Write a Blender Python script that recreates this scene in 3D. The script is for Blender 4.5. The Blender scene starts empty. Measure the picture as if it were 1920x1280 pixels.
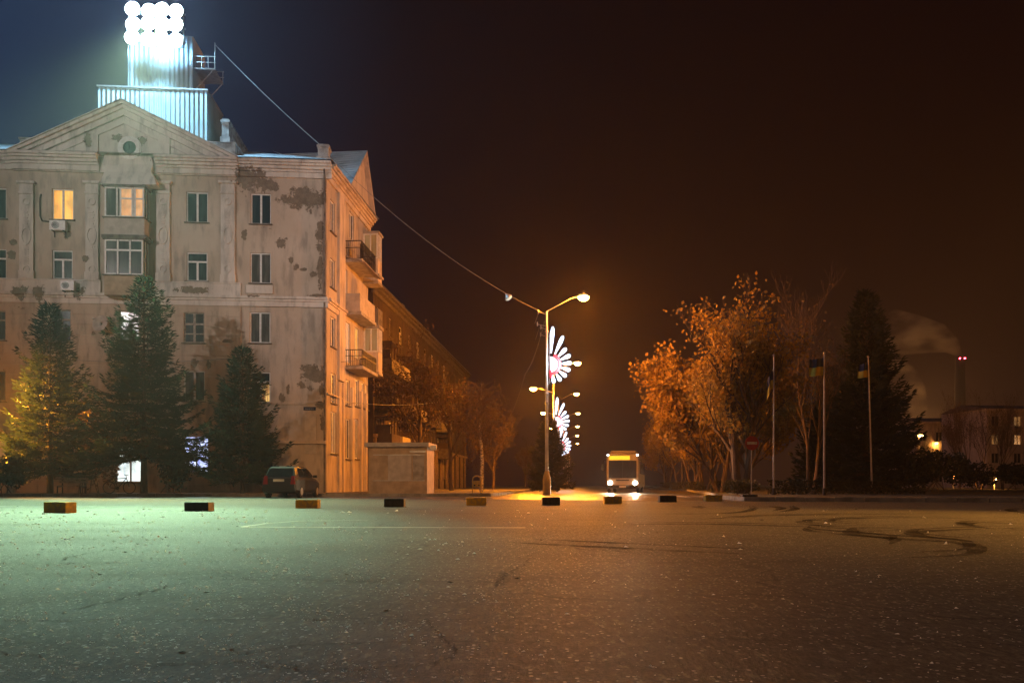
import bpy, math, random
from mathutils import Vector, Matrix
R = math.radians
sc = bpy.context.scene
col = sc.collection
# ------------------------------------------------------------------ camera
F, HY, CH = 1500.0, 909.0, 0.62          # focal length in px of the 1920 frame, horizon row, eye height
cd = bpy.data.cameras.new("camera"); cam = bpy.data.objects.new("camera", cd); col.objects.link(cam)
cam.location = (0, 0, CH); cam.rotation_euler = (R(90), 0, 0)
cd.sensor_width = 36; cd.lens = F/1920*36; cd.shift_y = (HY-640)/1920
cd.clip_start = 0.05; cd.clip_end = 5000
sc.camera = cam
# ------------------------------------------------------------------ world: night sky, brown with town light
w = bpy.data.worlds.new("World"); sc.world = w; w.use_nodes = True
nt = w.node_tree; bg = nt.nodes["Background"]
tc = nt.nodes.new("ShaderNodeTexCoord"); sx = nt.nodes.new("ShaderNodeSeparateXYZ")
nt.links.new(tc.outputs["Generated"], sx.inputs[0])
cr = nt.nodes.new("ShaderNodeValToRGB"); nt.links.new(sx.outputs["Z"], cr.inputs[0])
e = cr.color_ramp.elements
e[0].position = 0.0; e[0].color = (0.0105, 0.0019, 0.0005, 1)
e[1].position = 0.6; e[1].color = (0.0050, 0.0011, 0.0004, 1)
m_ = e.new(0.15); m_.color = (0.0075, 0.0014, 0.0004, 1)
dv = nt.nodes.new("ShaderNodeMapRange"); dv.interpolation_type = 'SMOOTHSTEP'; dv.inputs[1].default_value = -0.08; dv.inputs[2].default_value = -0.62
nt.links.new(sx.outputs["X"], dv.inputs[0])                       # blue on the left, painted in for the floodlight's glow
mxs = nt.nodes.new("ShaderNodeMix"); mxs.data_type = 'RGBA'; mxs.inputs[7].default_value = (0.014, 0.030, 0.070, 1)
nt.links.new(dv.outputs[0], mxs.inputs[0]); nt.links.new(cr.outputs[0], mxs.inputs[6]); nt.links.new(mxs.outputs[2], bg.inputs[0]); bg.inputs[1].default_value = 1.0
# ------------------------------------------------------------------ exposure and renderer
sc.view_settings.view_transform = 'Standard'; sc.view_settings.look = 'None'
sc.view_settings.exposure = 0.0; sc.view_settings.gamma = 1.0
sc.cycles.use_denoising = True
sc.cycles.max_bounces = 5; sc.cycles.diffuse_bounces = 2; sc.cycles.glossy_bounces = 2
sc.cycles.transmission_bounces = 3; sc.cycles.volume_bounces = 0; sc.cycles.transparent_max_bounces = 12
sc.cycles.sample_clamp_indirect = 4.0; sc.cycles.sample_clamp_direct = 0
sc.cycles.caustics_reflective = False; sc.cycles.caustics_refractive = False
SOD = (1.0, 0.28, 0.012); WARM = (1.0, 0.86, 0.82); COOL = (0.59, 1.0, 0.55)
# lamps that stand outside the picture are built (with their posts) near the end; their strengths are here
P_FLOOD, P_FLOODBARE, P_PLAZA, P_SIDE, P_STREET, P_STREETFAR = 600000, 14000, 30000, 70000, 11500, 900

# ================================================================== helpers
def Pt(px, py, Y): return Vector(((px-960)/F*Y, Y, CH+(HY-py)/F*Y))
def G(px, py, z=0.0):
    Y = (CH-z)*F/(py-HY); return Vector(((px-960)/F*Y, Y, z))
class MB:
    def __init__(s): s.v = []; s.f = []; s.m = []
    def add(s, vs, fs, mi=0):
        o = len(s.v); s.v.extend([tuple(v) for v in vs]); s.f.extend([tuple(i+o for i in f) for f in fs]); s.m.extend([mi]*len(fs))
    def quad(s, a, b, c, d, mi=0): s.add((a, b, c, d), ((0, 1, 2, 3),), mi)
    def hexa(s, p, mi=0):      # p: 4 bottom ccw then 4 top
        s.add(p, ((3, 2, 1, 0), (4, 5, 6, 7), (0, 1, 5, 4), (1, 2, 6, 5), (2, 3, 7, 6), (3, 0, 4, 7)), mi)
    def box(s, x0, x1, y0, y1, z0, z1, mi=0):
        s.hexa([(x0,y0,z0),(x1,y0,z0),(x1,y1,z0),(x0,y1,z0),(x0,y0,z1),(x1,y0,z1),(x1,y1,z1),(x0,y1,z1)], mi)
    def prism(s, poly, off, mi=0):   # poly: list of Vectors, off: extrusion vector
        n = len(poly); vs = [Vector(p) for p in poly]+[Vector(p)+Vector(off) for p in poly]
        s.add(vs, [tuple(range(n))[::-1], tuple(range(n, 2*n))]+[(i, (i+1) % n, n+(i+1) % n, n+i) for i in range(n)], mi)
    def tube(s, path, rad, seg=8, mi=0, cap=True):
        path = [Vector(p) for p in path]
        if not isinstance(rad, (list, tuple)): rad = [rad]*len(path)
        rings = []
        for i, p in enumerate(path):
            d = (path[min(i+1, len(path)-1)]-path[max(i-1, 0)])
            if d.length < 1e-9: d = Vector((0, 0, 1))
            d.normalize()
            a = d.orthogonal() if i == 0 else (rings[-1][1]-d*rings[-1][1].dot(d))
            if a.length < 1e-6: a = d.orthogonal()
            a.normalize(); b = d.cross(a)
            rings.append(([p+(a*math.cos(2*math.pi*k/seg)+b*math.sin(2*math.pi*k/seg))*rad[i] for k in range(seg)], a))
        vs = [v for r in rings for v in r[0]]
        fs = [(i*seg+k, i*seg+(k+1) % seg, (i+1)*seg+(k+1) % seg, (i+1)*seg+k) for i in range(len(path)-1) for k in range(seg)]
        if cap: fs += [tuple(range(seg))[::-1], tuple(range((len(path)-1)*seg, len(path)*seg))]
        s.add(vs, fs, mi)
    def lathe(s, c, prof, seg=16, mi=0, axis='z'):
        vs = []; n = len(prof)
        for r, h in prof:
            for k in range(seg):
                a = 2*math.pi*k/seg; x, y = r*math.cos(a), r*math.sin(a)
                vs.append((c[0]+x, c[1]+y, c[2]+h) if axis == 'z' else ((c[0]+x, c[1]+h, c[2]+y) if axis == 'y' else (c[0]+h, c[1]+x, c[2]+y)))
        fs = [(i*seg+k, i*seg+(k+1) % seg, (i+1)*seg+(k+1) % seg, (i+1)*seg+k) for i in range(n-1) for k in range(seg)]
        fs += [tuple(range(seg))[::-1], tuple(range((n-1)*seg, n*seg))]
        s.add(vs, fs, mi)
    def build(s, name, mats, parent=None, smooth=False):
        me = bpy.data.meshes.new(name); me.from_pydata(s.v, [], s.f)
        if not isinstance(mats, (list, tuple)): mats = [mats]
        for m in mats: me.materials.append(m)
        if len(mats) > 1: me.polygons.foreach_set("material_index", s.m)
        if smooth: me.polygons.foreach_set("use_smooth", [True]*len(s.f))
        me.update()
        o = bpy.data.objects.new(name, me); col.objects.link(o)
        if parent: o.parent = parent
        return o
def empty(name, loc=(0, 0, 0), rz=0):
    o = bpy.data.objects.new(name, None); col.objects.link(o); o.location = loc; o.rotation_euler = (0, 0, rz); return o
def tag(o, label=None, cat=None, group=None, kind=None):
    for k, v in (("label", label), ("category", cat), ("group", group), ("kind", kind)):
        if v: o[k] = v
    return o
def kids(o): return [c for c in bpy.data.objects if c.parent == o]
def rebase(root, base):
    """geometry was made in world coordinates: put the root at its base and shift the meshes"""
    base = Vector(base); done = set()
    def walk(o):
        if o.type == 'MESH' and o.data.name not in done: o.data.transform(Matrix.Translation(-base)); done.add(o.data.name)
        if o.type == 'LIGHT': o.location -= base
        for c in kids(o): walk(c)
    walk(root); root.location = base
KIDS = {}
def copy_tree(o, parent=None):
    c = o.copy(); col.objects.link(c); c.parent = parent
    for ch in [x for x in o.children]: copy_tree(ch, c)
    return c

def place(o, loc, rz=0, s=1.0):
    o.location = loc; o.rotation_euler = (0, 0, rz); o.scale = (s, s, s) if not isinstance(s, tuple) else s
    return o

# ------------------------------------------------------------------ materials
def new_mat(name):
    m = bpy.data.materials.new(name); m.use_nodes = True
    return m, m.node_tree, m.node_tree.nodes["Principled BSDF"]
def node(nt, t, **kw):
    n = nt.nodes.new(t)
    for k, v in kw.items(): setattr(n, k, v)
    return n
def mth(nt, op, a, b=None, c=None, clamp=False):
    n = nt.nodes.new("ShaderNodeMath"); n.operation = op; n.use_clamp = clamp
    for i, x in enumerate((a, b, c)):
        if x is None: continue
        if isinstance(x, (int, float)): n.inputs[i].default_value = x
        else: nt.links.new(x, n.inputs[i])
    return n.outputs[0]
def mixc(nt, f, a, b):
    n = nt.nodes.new("ShaderNodeMix"); n.data_type = 'RGBA'
    for i, x in ((0, f), (6, a), (7, b)):
        if isinstance(x, (int, float)): n.inputs[i].default_value = x
        elif isinstance(x, tuple): n.inputs[i].default_value = (*x, 1)
        else: nt.links.new(x, n.inputs[i])
    return n.outputs[2]
def pos(nt, scale=(1, 1, 1), obj=False):
    if obj: o = node(nt, "ShaderNodeTexCoord").outputs["Object"]
    else: o = node(nt, "ShaderNodeNewGeometry").outputs["Position"]
    mp = node(nt, "ShaderNodeMapping"); mp.inputs["Scale"].default_value = scale
    nt.links.new(o, mp.inputs[0]); return mp.outputs[0]
def noise(nt, vec, s, d=4, r=0.55, out=0):
    n = node(nt, "ShaderNodeTexNoise"); n.inputs["Scale"].default_value = s; n.inputs["Detail"].default_value = d; n.inputs["Roughness"].default_value = r
    nt.links.new(vec, n.inputs["Vector"]); return n.outputs[out]
def ramp(nt, f, lo, hi):
    n = node(nt, "ShaderNodeMapRange"); n.interpolation_type = 'SMOOTHSTEP'
    n.inputs[1].default_value = lo; n.inputs[2].default_value = hi; nt.links.new(f, n.inputs[0]); return n.outputs[0]
def bump(nt, b, h, strength=0.3, dist=0.02):
    n = node(nt, "ShaderNodeBump"); n.inputs["Strength"].default_value = strength; n.inputs["Distance"].default_value = dist
    nt.links.new(h, n.inputs["Height"]); nt.links.new(n.outputs[0], b.inputs["Normal"])
def plain(name, c, rough=0.6, c2=None, scale=3.0, metal=0.0, bmp=0.0, spec=0.5, stretch=(1, 1, 1), obj=True, coat=0):
    m, nt, b = new_mat(name)
    v = pos(nt, stretch, obj=obj); n = noise(nt, v, scale)
    c2 = c2 or tuple(x*0.72 for x in c)
    nt.links.new(mixc(nt, ramp(nt, n, 0.35, 0.68), c, c2), b.inputs["Base Color"])
    n2 = noise(nt, v, scale*6)
    nt.links.new(mth(nt, 'MULTIPLY_ADD', n2, 0.25, rough-0.12), b.inputs["Roughness"])
    b.inputs["Metallic"].default_value = metal; b.inputs["Specular IOR Level"].default_value = spec
    b.inputs["Coat Weight"].default_value = coat
    if bmp: bump(nt, b, n2, bmp, 0.02)
    return m
def emis(name, c, s, base=(0.02, 0.02, 0.02)):
    m, nt, b = new_mat(name); b.inputs["Base Color"].default_value = (*base, 1)
    b.inputs["Emission Color"].default_value = (*c, 1); b.inputs["Emission Strength"].default_value = s
    b.inputs["Roughness"].default_value = 0.4
    return m
def leafmat(name, c1, c2, c3=None, trans=0.25, rough=0.6):
    m, nt, b = new_mat(name)
    g = node(nt, "ShaderNodeNewGeometry")
    c = mixc(nt, g.outputs["Random Per Island"], c1, c2)
    if c3:
        n = noise(nt, pos(nt, obj=True), 0.9, 2); c = mixc(nt, ramp(nt, n, 0.45, 0.62), c, c3)
    nt.links.new(c, b.inputs["Base Color"]); b.inputs["Roughness"].default_value = rough
    b.inputs["Specular IOR Level"].default_value = 0.3
    tr = node(nt, "ShaderNodeBsdfTranslucent"); nt.links.new(c, tr.inputs[0])
    mx = node(nt, "ShaderNodeMixShader"); mx.inputs[0].default_value = trans
    nt.links.new(b.outputs[0], mx.inputs[1]); nt.links.new(tr.outputs[0], mx.inputs[2])
    nt.links.new(mx.outputs[0], nt.nodes["Material Output"].inputs[0])
    return m

# ------------------------------------------------------------------ facade frames
class Plane:
    def __init__(s, O, D, N): s.O, s.D, s.N = Vector(O), Vector(D).normalized(), Vector(N).normalized()
    def p(s, u, n, z): q = s.O+s.D*u+s.N*n; return Vector((q.x, q.y, z))
    def hit(s, px, py, n=0.0):
        d = Vector(((px-960)/F, 1, (HY-py)/F)); c = Vector((0, 0, CH)); o = s.O+s.N*n
        o = Vector((o.x, o.y, 0)); t = (o-c).dot(s.N)/d.dot(s.N); q = c+d*t
        return (q-o).dot(s.D), q.z
    def u(s, px, n=0.0): return s.hit(px, 600, n)[0]
    def z(s, px, py, n=0.0): return s.hit(px, py, n)[1]
    def box(s, mb, u0, u1, n0, n1, z0, z1, mi=0):
        p = s.p
        mb.hexa([p(u0,n1,z0), p(u1,n1,z0), p(u1,n0,z0), p(u0,n0,z0), p(u0,n1,z1), p(u1,n1,z1), p(u1,n0,z1), p(u0,n0,z1)], mi)
    def pxbox(s, mb, x0, x1, y0, y1, n0, n1, mi=0):
        """box whose front face (at n1) covers the given frame in front view"""
        xm = (x0+x1)/2
        s.box(mb, s.u(x0, n1), s.u(x1, n1), n0, n1, s.z(xm, y1, n1), s.z(xm, y0, n1), mi)
YC = 50.8
CX = (612-960)/F*YC
a_ = R(4.5)
FR = Plane((CX, YC, 0), (math.cos(a_), math.sin(a_), 0), (math.sin(a_), -math.cos(a_), 0))
SD = Plane((CX, YC, 0), (0.0807, 1, 0), (1, -0.0807, 0))
def wall_grid(mb, pl, u0, u1, z0, z1, holes, depth=0.22, n=0.0, mi=0):
    us = sorted({u0, u1, *[min(max(x, u0), u1) for h in holes for x in (h[0], h[1])]})
    zs = sorted({z0, z1, *[min(max(x, z0), z1) for h in holes for x in (h[2], h[3])]})
    for i in range(len(us)-1):
        for j in range(len(zs)-1):
            um, zm = (us[i]+us[i+1])/2, (zs[j]+zs[j+1])/2
            if any(h[0] < um < h[1] and h[2] < zm < h[3] for h in holes): continue
            mb.quad(pl.p(us[i], n, zs[j]), pl.p(us[i+1], n, zs[j]), pl.p(us[i+1], n, zs[j+1]), pl.p(us[i], n, zs[j+1]), mi)
    for a, b, c, d in holes:
        for (ua, za, ub, zb) in ((a, c, b, c), (b, c, b, d), (b, d, a, d), (a, d, a, c)):
            mb.quad(pl.p(ua, n, za), pl.p(ub, n, zb), pl.p(ub, n-depth, zb), pl.p(ua, n-depth, za), mi)

# ================================================================== materials
# plaster of the corner building: cream render that has come off in places
FACADE_PATCH = [(470,335,34,26),(505,350,20,16),(570,372,52,26),(600,440,10,34),(528,455,11,14),(458,440,5,12),(545,487,6,8),(556,500,8,9),(568,505,10,4),(600,510,6,40),(588,515,8,7),
   (475,556,16,4),(360,545,40,8),(595,555,22,5),(585,700,26,20),(605,700,12,14),(565,722,10,8),(583,728,9,9),(540,730,4,14),(603,730,5,12),(528,745,8,10),(365,680,8,11),(392,685,5,12),
   (440,662,7,7),(430,640,14,4),(60,613,9,8),(175,625,5,6),(40,550,20,14),(75,548,12,16),(20,478,9,12),(163,485,9,8),(170,270,10,14),(225,262,12,9),(268,268,13,9),(125,440,8,9),(25,455,7,8),(600,760,12,10),
   (604,790,6,22),(212,600,5,5),(150,548,14,14)]
def patch_mask(nt, P, nz):
    """0..1 where the render has come off; P position, patches given as world ellipses on the front facade"""
    sep = node(nt, "ShaderNodeSeparateXYZ"); nt.links.new(P, sep.inputs[0])
    best = None
    for (px, py, rx, ry) in FACADE_PATCH:
        c = FR.p(FR.u(px), 0, 0); z = FR.z(px, py); k = YC/F
        dx = mth(nt, 'MULTIPLY_ADD', sep.outputs[0], 1/(rx*k), -c.x/(rx*k)); dz = mth(nt, 'MULTIPLY_ADD', sep.outputs[2], 1/(ry*k), -z/(ry*k))
        d = mth(nt, 'MULTIPLY_ADD', dx, dx, mth(nt, 'MULTIPLY', dz, dz))
        best = d if best is None else mth(nt, 'MINIMUM', best, d)
    d = mth(nt, 'SQRT', mth(nt, 'MINIMUM', best, 9.0))
    v = mth(nt, 'MULTIPLY_ADD', nz, 4.2, d)          # ellipse distance with a ragged edge
    return ramp(nt, v, 2.86, 2.78)
def plaster(name, c, c2, patches=True, under=(0.27, 0.215, 0.155), courses=None):
    m, nt, b = new_mat(name)
    P = node(nt, "ShaderNodeNewGeometry").outputs["Position"]
    n1 = noise(nt, pos(nt, (1, 1, 1)), 0.35, 6, 0.6)
    n2 = noise(nt, pos(nt, (1, 1, 0.25)), 2.2, 5, 0.6)     # streaks running down
    n3 = noise(nt, pos(nt), 1.7, 8, 0.62)
    n4 = noise(nt, pos(nt), 22.0, 5, 0.6)
    cc = mixc(nt, ramp(nt, n1, 0.35, 0.7), c, c2)
    cc = mixc(nt, mth(nt, 'MULTIPLY', ramp(nt, n2, 0.44, 0.70), 0.85), cc, tuple(x*0.55 for x in c))
    n5 = noise(nt, pos(nt), 7.0, 6, 0.7); nz = mth(nt, 'MULTIPLY_ADD', n5, 0.45, mth(nt, 'MULTIPLY', n3, 0.55))
    hole = ramp(nt, mth(nt, 'MULTIPLY_ADD', n1, 0.45, nz), 0.90, 0.91)
    if patches: hole = mth(nt, 'MAXIMUM', hole, patch_mask(nt, P, nz))
    n6 = noise(nt, pos(nt), 3.5, 4, 0.6); uc = mixc(nt, ramp(nt, mth(nt, 'MULTIPLY_ADD', n4, .5, mth(nt, 'MULTIPLY', n6, .5)), 0.35, 0.65), under, tuple(x*0.6 for x in under))
    nt.links.new(mixc(nt, hole, cc, uc), b.inputs["Base Color"])
    b.inputs["Roughness"].default_value = 0.85; b.inputs["Specular IOR Level"].default_value = 0.25
    h = mth(nt, 'MULTIPLY_ADD', hole, -0.8, mth(nt, 'MULTIPLY', n4, 0.25))
    if courses:      # grooves of the rusticated lower storeys
        sep = node(nt, "ShaderNodeSeparateXYZ"); nt.links.new(P, sep.inputs[0])
        fr = mth(nt, 'FRACT', mth(nt, 'DIVIDE', sep.outputs[2], 0.62))
        h = mth(nt, 'MULTIPLY_ADD', mth(nt, 'LESS_THAN', fr, 0.07), -0.9, h)
    bump(nt, b, h, 0.9, 0.03)
    return m
M = {}
M['plaster'] = plaster("plaster", (0.60, 0.50, 0.41), (0.50, 0.40, 0.31))
M['plaster_low'] = plaster("plaster_low", (0.58, 0.47, 0.37), (0.47, 0.36, 0.27), courses=True)
M['plaster_side'] = plaster("plaster_side", (0.56, 0.48, 0.40), (0.46, 0.38, 0.30), patches=False)
M['stucco'] = plaster("stucco", (0.76, 0.70, 0.64), (0.62, 0.56, 0.50))
M['stucco_side'] = plaster("stucco_side", (0.70, 0.60, 0.50), (0.58, 0.48, 0.40), patches=False)
M['panel'] = plain("tan_panel", (0.50, 0.36, 0.23), 0.7, scale=2)
M['parapet'] = plain("parapet_render", (0.55, 0.48, 0.42), 0.85, (0.42, 0.36, 0.31), 2.5, bmp=0.3)
M['slab'] = plain("concrete_slab", (0.46, 0.41, 0.36), 0.85, (0.28, 0.25, 0.21), 2.5, bmp=0.3)
M['dirtyslab'] = plain("weathered_concrete", (0.20, 0.17, 0.14), 0.9, (0.10, 0.085, 0.07), 3, bmp=0.4)
M['pvc'] = plain("white_window_frame", (0.78, 0.76, 0.74), 0.4, (0.66, 0.63, 0.60), 6)
M['oldwood'] = plain("old_painted_wood", (0.40, 0.33, 0.27), 0.6, (0.22, 0.17, 0.13), 8)
M['brown'] = plain("brown_paint", (0.07, 0.045, 0.032), 0.6)
M['iron'] = plain("dark_iron", (0.035, 0.03, 0.028), 0.5, metal=0.3)
M['steel'] = plain("galvanised_steel", (0.55, 0.53, 0.50), 0.42, (0.42, 0.40, 0.37), 5, metal=0.65)
M['whitepole'] = plain("white_pole_paint", (0.72, 0.70, 0.66), 0.4, (0.5, 0.47, 0.43), 3)
M['yellowpole'] = plain("ochre_pole_paint", (0.55, 0.40, 0.14), 0.5, (0.40, 0.28, 0.10), 3)
M['wire'] = plain("cable_sheath", (0.30, 0.29, 0.28), 0.5)
M['black'] = plain("black_rubber", (0.012, 0.012, 0.012), 0.6)
M['bark'] = plain("bark", (0.14, 0.095, 0.06), 0.9, (0.06, 0.042, 0.028), 5, bmp=0.7, stretch=(1, 1, 0.3))
M['birch'] = plain("birch_bark", (0.50, 0.44, 0.37), 0.8, (0.07, 0.06, 0.05), 5, bmp=0.3, stretch=(1, 1, 2.5))
M['twig'] = plain("twig", (0.11, 0.075, 0.05), 0.9)
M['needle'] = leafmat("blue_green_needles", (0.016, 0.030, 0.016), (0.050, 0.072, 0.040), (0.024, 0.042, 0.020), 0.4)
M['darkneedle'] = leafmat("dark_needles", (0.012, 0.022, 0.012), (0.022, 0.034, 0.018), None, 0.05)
M['leaf'] = leafmat("autumn_leaves", (0.28, 0.16, 0.03), (0.50, 0.33, 0.06), (0.30, 0.21, 0.05), 0.35)
M['leafbrown'] = leafmat("brown_leaves", (0.09, 0.055, 0.025), (0.16, 0.095, 0.04), (0.08, 0.06, 0.03), 0.3)
M['hedge'] = leafmat("hedge_leaves", (0.045, 0.050, 0.02), (0.085, 0.075, 0.03), None, 0.2)
M['bush'] = leafmat("dark_bush_leaves", (0.018, 0.022, 0.010), (0.035, 0.038, 0.016), None, 0.1)
M['blue'] = plain("blue_cloth", (0.010, 0.022, 0.07), 0.8)
M['yellow'] = plain("yellow_cloth", (0.60, 0.42, 0.03), 0.8)
M['blockyellow'] = plain("yellow_block_paint", (0.64, 0.40, 0.03), 0.75, (0.34, 0.25, 0.12), 9, bmp=0.5)
M['blockblack'] = plain("black_block_paint", (0.010, 0.010, 0.012), 0.7, (0.035, 0.033, 0.03), 6, bmp=0.5)
M['blockend'] = plain("worn_concrete", (0.42, 0.36, 0.30), 0.85, (0.25, 0.21, 0.18), 6, bmp=0.4)
M['kerb'] = plain("kerb_stone", (0.34, 0.31, 0.27), 0.85, (0.2, 0.18, 0.15), 2, bmp=0.4, obj=False)
M['lamp'] = emis("sodium_lamp_glow", (1.0, 0.55, 0.14), 60)
M['mastlamp'] = emis("projector_lamp_glow", (1.0, 0.80, 0.60), 5)
M['lampfar'] = emis("sodium_lamp_glow_far", (1.0, 0.50, 0.11), 60)
M['floodglass'] = emis("floodlight_glow", (0.80, 1.0, 0.97), 120)
M['ledwhite'] = emis("white_led", (0.66, 0.80, 1.0), 3.2)
M['ledpink'] = emis("pink_led", (1.0, 0.70, 0.85), 2.2)
M['ledred'] = emis("red_led", (1.0, 0.03, 0.06), 1.6)
M['redlamp'] = emis("red_warning_lamp", (1.0, 0.06, 0.10), 25)
M['paint'] = plain("white_road_paint", (0.60, 0.58, 0.53), 0.7, (0.26, 0.25, 0.23), 1.6, obj=False)
def glassmat(name, c, rough=0.08, curtain=None):
    m, nt, b = new_mat(name)
    v = pos(nt, (1, 1, 0.12), obj=False); n = noise(nt, v, 3.0, 3)
    c2 = curtain or tuple(x*1.9 for x in c)
    nt.links.new(mixc(nt, ramp(nt, n, 0.42, 0.62), c, c2), b.inputs["Base Color"])
    b.inputs["Roughness"].default_value = rough; b.inputs["Specular IOR Level"].default_value = 0.5
    return m
M['glass'] = glassmat("dark_window_glass", (0.010, 0.015, 0.020), 0.12, (0.036, 0.036, 0.035))
M['glasscurtain'] = glassmat("curtained_window_glass", (0.06, 0.062, 0.06), 0.12, (0.13, 0.125, 0.115))
M['glassteal'] = glassmat("blue_grey_window_glass", (0.020, 0.040, 0.048), 0.1, (0.035, 0.06, 0.068))
def litmat(name, c, s, c2=None, scale=2.2, s2=0.6):
    """a lit room behind a curtain: folds in the cloth let through more or less of the lamp's light"""
    m, nt, b = new_mat(name)
    n = noise(nt, pos(nt, (1, 1, 0.10)), scale*2.2, 3); n2 = noise(nt, pos(nt), scale*0.5, 3)
    c2 = c2 or tuple(x*y for x, y in zip(c, (0.9, 0.7, 0.45)))
    nt.links.new(mixc(nt, ramp(nt, n, 0.35, 0.65), c, c2), b.inputs["Emission Color"])
    nt.links.new(mth(nt, 'MULTIPLY', ramp(nt, n2, 0.25, 0.6), s*(1-s2)), b.inputs["Emission Strength"])
    f = mth(nt, 'MULTIPLY_ADD', ramp(nt, n2, 0.25, 0.6), s*(1-s2), s*s2)
    nt.links.new(f, b.inputs["Emission Strength"])
    b.inputs["Base Color"].default_value = (0.1, 0.08, 0.05, 1); b.inputs["Roughness"].default_value = 0.3
    return m
M['litorange'] = litmat("orange_lit_room", (1.0, 0.50, 0.075), 1.15)
M['litpeach'] = litmat("peach_lit_room", (1.0, 0.50, 0.20), 0.75, scale=4)
M['litshelf'] = litmat("lit_room_with_shelves", (1.0, 0.62, 0.18), 1.0, (0.35, 0.10, 0.02), 5, 0.3)
M['litwhite'] = litmat("white_lit_shop", (0.92, 1.0, 0.92), 1.3, (0.75, 0.9, 0.95), 3, 0.5)
M['litblue'] = litmat("blue_white_lit_shop", (0.72, 0.80, 1.0), 1.6, (0.35, 0.42, 0.95), 5, 0.4)
M['litdim'] = litmat("dim_lit_room", (1.0, 0.52, 0.20), 0.24)
M['litpink'] = litmat("pale_lit_door", (1.0, 0.66, 0.45), 0.65)
def corrugated(name, c, c2, axis, rough=0.45):
    m, nt, b = new_mat(name)
    sep = node(nt, "ShaderNodeSeparateXYZ"); nt.links.new(node(nt, "ShaderNodeNewGeometry").outputs["Position"], sep.inputs[0])
    wv = mth(nt, 'SINE', mth(nt, 'MULTIPLY', sep.outputs[axis], 2*math.pi/0.30))
    n = noise(nt, pos(nt), 0.8, 5)
    nt.links.new(mixc(nt, ramp(nt, n, 0.4, 0.65), c, c2), b.inputs["Base Color"])
    b.inputs["Roughness"].default_value = rough
    bump(nt, b, wv, 1.0, 0.05); return m
M['roof'] = corrugated("corrugated_roof", (0.50, 0.52, 0.52), (0.34, 0.35, 0.35), 0, 0.6)
M['roofend'] = corrugated("corrugated_roof_side", (0.46, 0.50, 0.51), (0.3, 0.33, 0.34), 1, 0.6)
M['sheet'] = corrugated("profiled_cladding", (0.52, 0.62, 0.62), (0.42, 0.50, 0.51), 0)
M['brickchim'] = plain("rendered_chimney", (0.48, 0.46, 0.42), 0.9, (0.22, 0.20, 0.18), 2.0, bmp=0.5, obj=False)

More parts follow.
